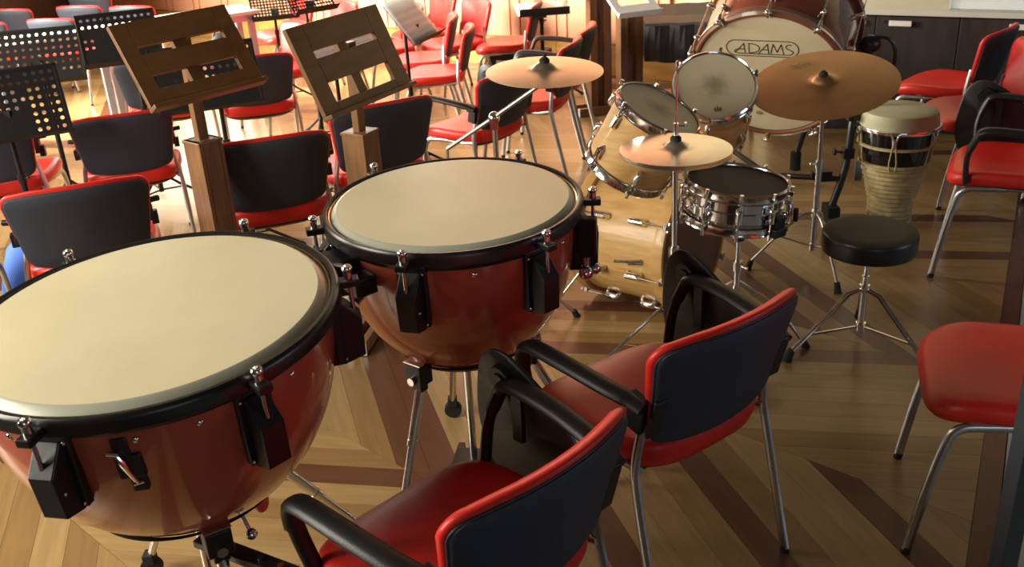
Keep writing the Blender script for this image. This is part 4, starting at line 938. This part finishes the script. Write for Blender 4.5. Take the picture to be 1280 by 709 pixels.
m.build('tray_frame', 'white_plastic', t, .004)
m = MB(); m.box((0, -.13, .055), (.34, .012, .045), Dm); m.build('tray_lip', 'white_plastic', t, .003)

# black cloth covered keyboard box
t = thing('covered_keyboard', 'long box under a black cloth left of the large logo drum', 'keyboard', (1.16, 6.30, 0), math.radians(-6))
m = MB(); n = 24; vs = []; fs = []
prof = [(-.27, .47), (-.275, .55), (-.265, .69), (-.24, .70), (0, .705), (.24, .74), (.27, .72), (.28, .55), (.28, .47)]
for i in range(n + 1):
    x = -.24 + .72 * i / n
    for (y, z) in prof: vs.append((x, y + .012 * math.sin(x * 40 + z * 8), z + (.008 * math.sin(x * 23) if z < .5 else 0)))
k = len(prof)
for i in range(n):
    for j in range(k - 1): fs.append((i * k + j, (i + 1) * k + j, (i + 1) * k + j + 1, i * k + j + 1))
fs.append(tuple(range(k))); fs.append(tuple(reversed(range(n * k, n * k + k))))
m.add(vs, fs, False); m.build('cloth', 'black_cloth', t)
m = MB(); m.box((.12, 0, .495), (.68, .48, .05)); m.build('case', 'black_metal', t)
for x in (.28, .44):
    for y in (-.18, .18): m = MB(); m.box((x, y, .235), (.03, .03, .47)); m.build('leg', 'black_metal', t)

# ------------------------------------------------------------------ pale table
ta = Vector((-3.155, 6.380)); tb_ = Vector((-1.701, 7.323)); td = (tb_ - ta).normalized(); tn_ = Vector((-td.y, td.x)); A0 = ta - td * 1.2
t = thing('long_table', 'long pale table with metal legs behind the black music stands', 'table', (A0.x, A0.y, 0), math.atan2(td.y, td.x))
Lt = (tb_ - A0).length
m = MB(); m.box((Lt / 2, .2, .728), (Lt, .40, .025)); m.build('table_top', 'table_top', t, .003)
m = MB(); m.box((Lt / 2, .06, .69), (Lt - .1, .03, .05)); m.box((Lt / 2, .35, .69), (Lt - .1, .03, .05)); m.build('apron', 'table_leg', t)
for x in (.06, 1.2, 1.86, Lt - .06):
    for y in (.06, .34): m = MB(); m.box((x, y, .357), (.045, .045, .714)); m.build('leg', 'table_leg', t, .003)
# small items at the back
t = thing('equipment_case', 'small black equipment case on the floor by the wall', 'case', (.16, 7.60, 0), -.4)
m = MB(); m.box((0, 0, .15), (.44, .26, .28)); m.build('body', 'amp_black', t, .01)
m = MB(); m.tube(smooth_path([(-.1, 0, .29), (-.08, 0, .33), (.08, 0, .33), (.1, 0, .29)], 4), .01, 8); m.build('handle', 'black_metal', t)
m = MB(); m.box((-.1, -.133, .22), (.08, .006, .03)); m.box((.1, -.133, .22), (.08, .006, .03)); m.build('latch', 'aluminium', t)
t = thing('black_bag', 'soft black bag hanging on the chair left of the right wooden desk', 'bag', (-1.84, 6.72, 0), .3)
m = MB(); m.ball((0, 0, .52), .13, 12, None, (.9, .55, 1.35)); m.build('bag_body', 'bag_black', t)
m = MB(); m.tube(smooth_path([(-.06, 0, .66), (-.02, 0, .75), (.04, 0, .76), (.07, 0, .67)], 4), .007, 6); m.build('strap', 'bag_black', t)
# blue bag under the nearest left chair
m = MB(); o2 = superell(.17, .14, 2.6, 28)
m.pad(o2, [(.001, 0), (.85, 0), (1, .03), (1.02, .12), (.92, .22), (.8, .30), (.6, .35), (.40, .38), (.30, .41), (.001, .40)], lambda x, y, z: (x + .012 * math.sin(9 * y + z * 30), y + .012 * math.sin(27 * x + z * 11), z))
bb = m.build('blue_bag', 'blue_cloth'); bb.location = (-1.95, 3.80, 0); bb.rotation_euler = (0, 0, .3); tag(bb, 'crumpled bright blue bag on the floor left behind the large timpani', 'bag')
# grey metal post at the right edge
t = thing('metal_post', 'dark grey upright metal post cutting the bottom right corner', 'post', (.962, 1.56, 0), .3)
m = MB(); m.box((0, 0, .62), (.042, .036, 1.22)); m.build('upright', 'post_grey', t, .003)
m = MB(); m.box((0, 0, .006), (.12, .12, .012)); m.build('foot_plate', 'post_grey', t)
print('planks', len(planks))
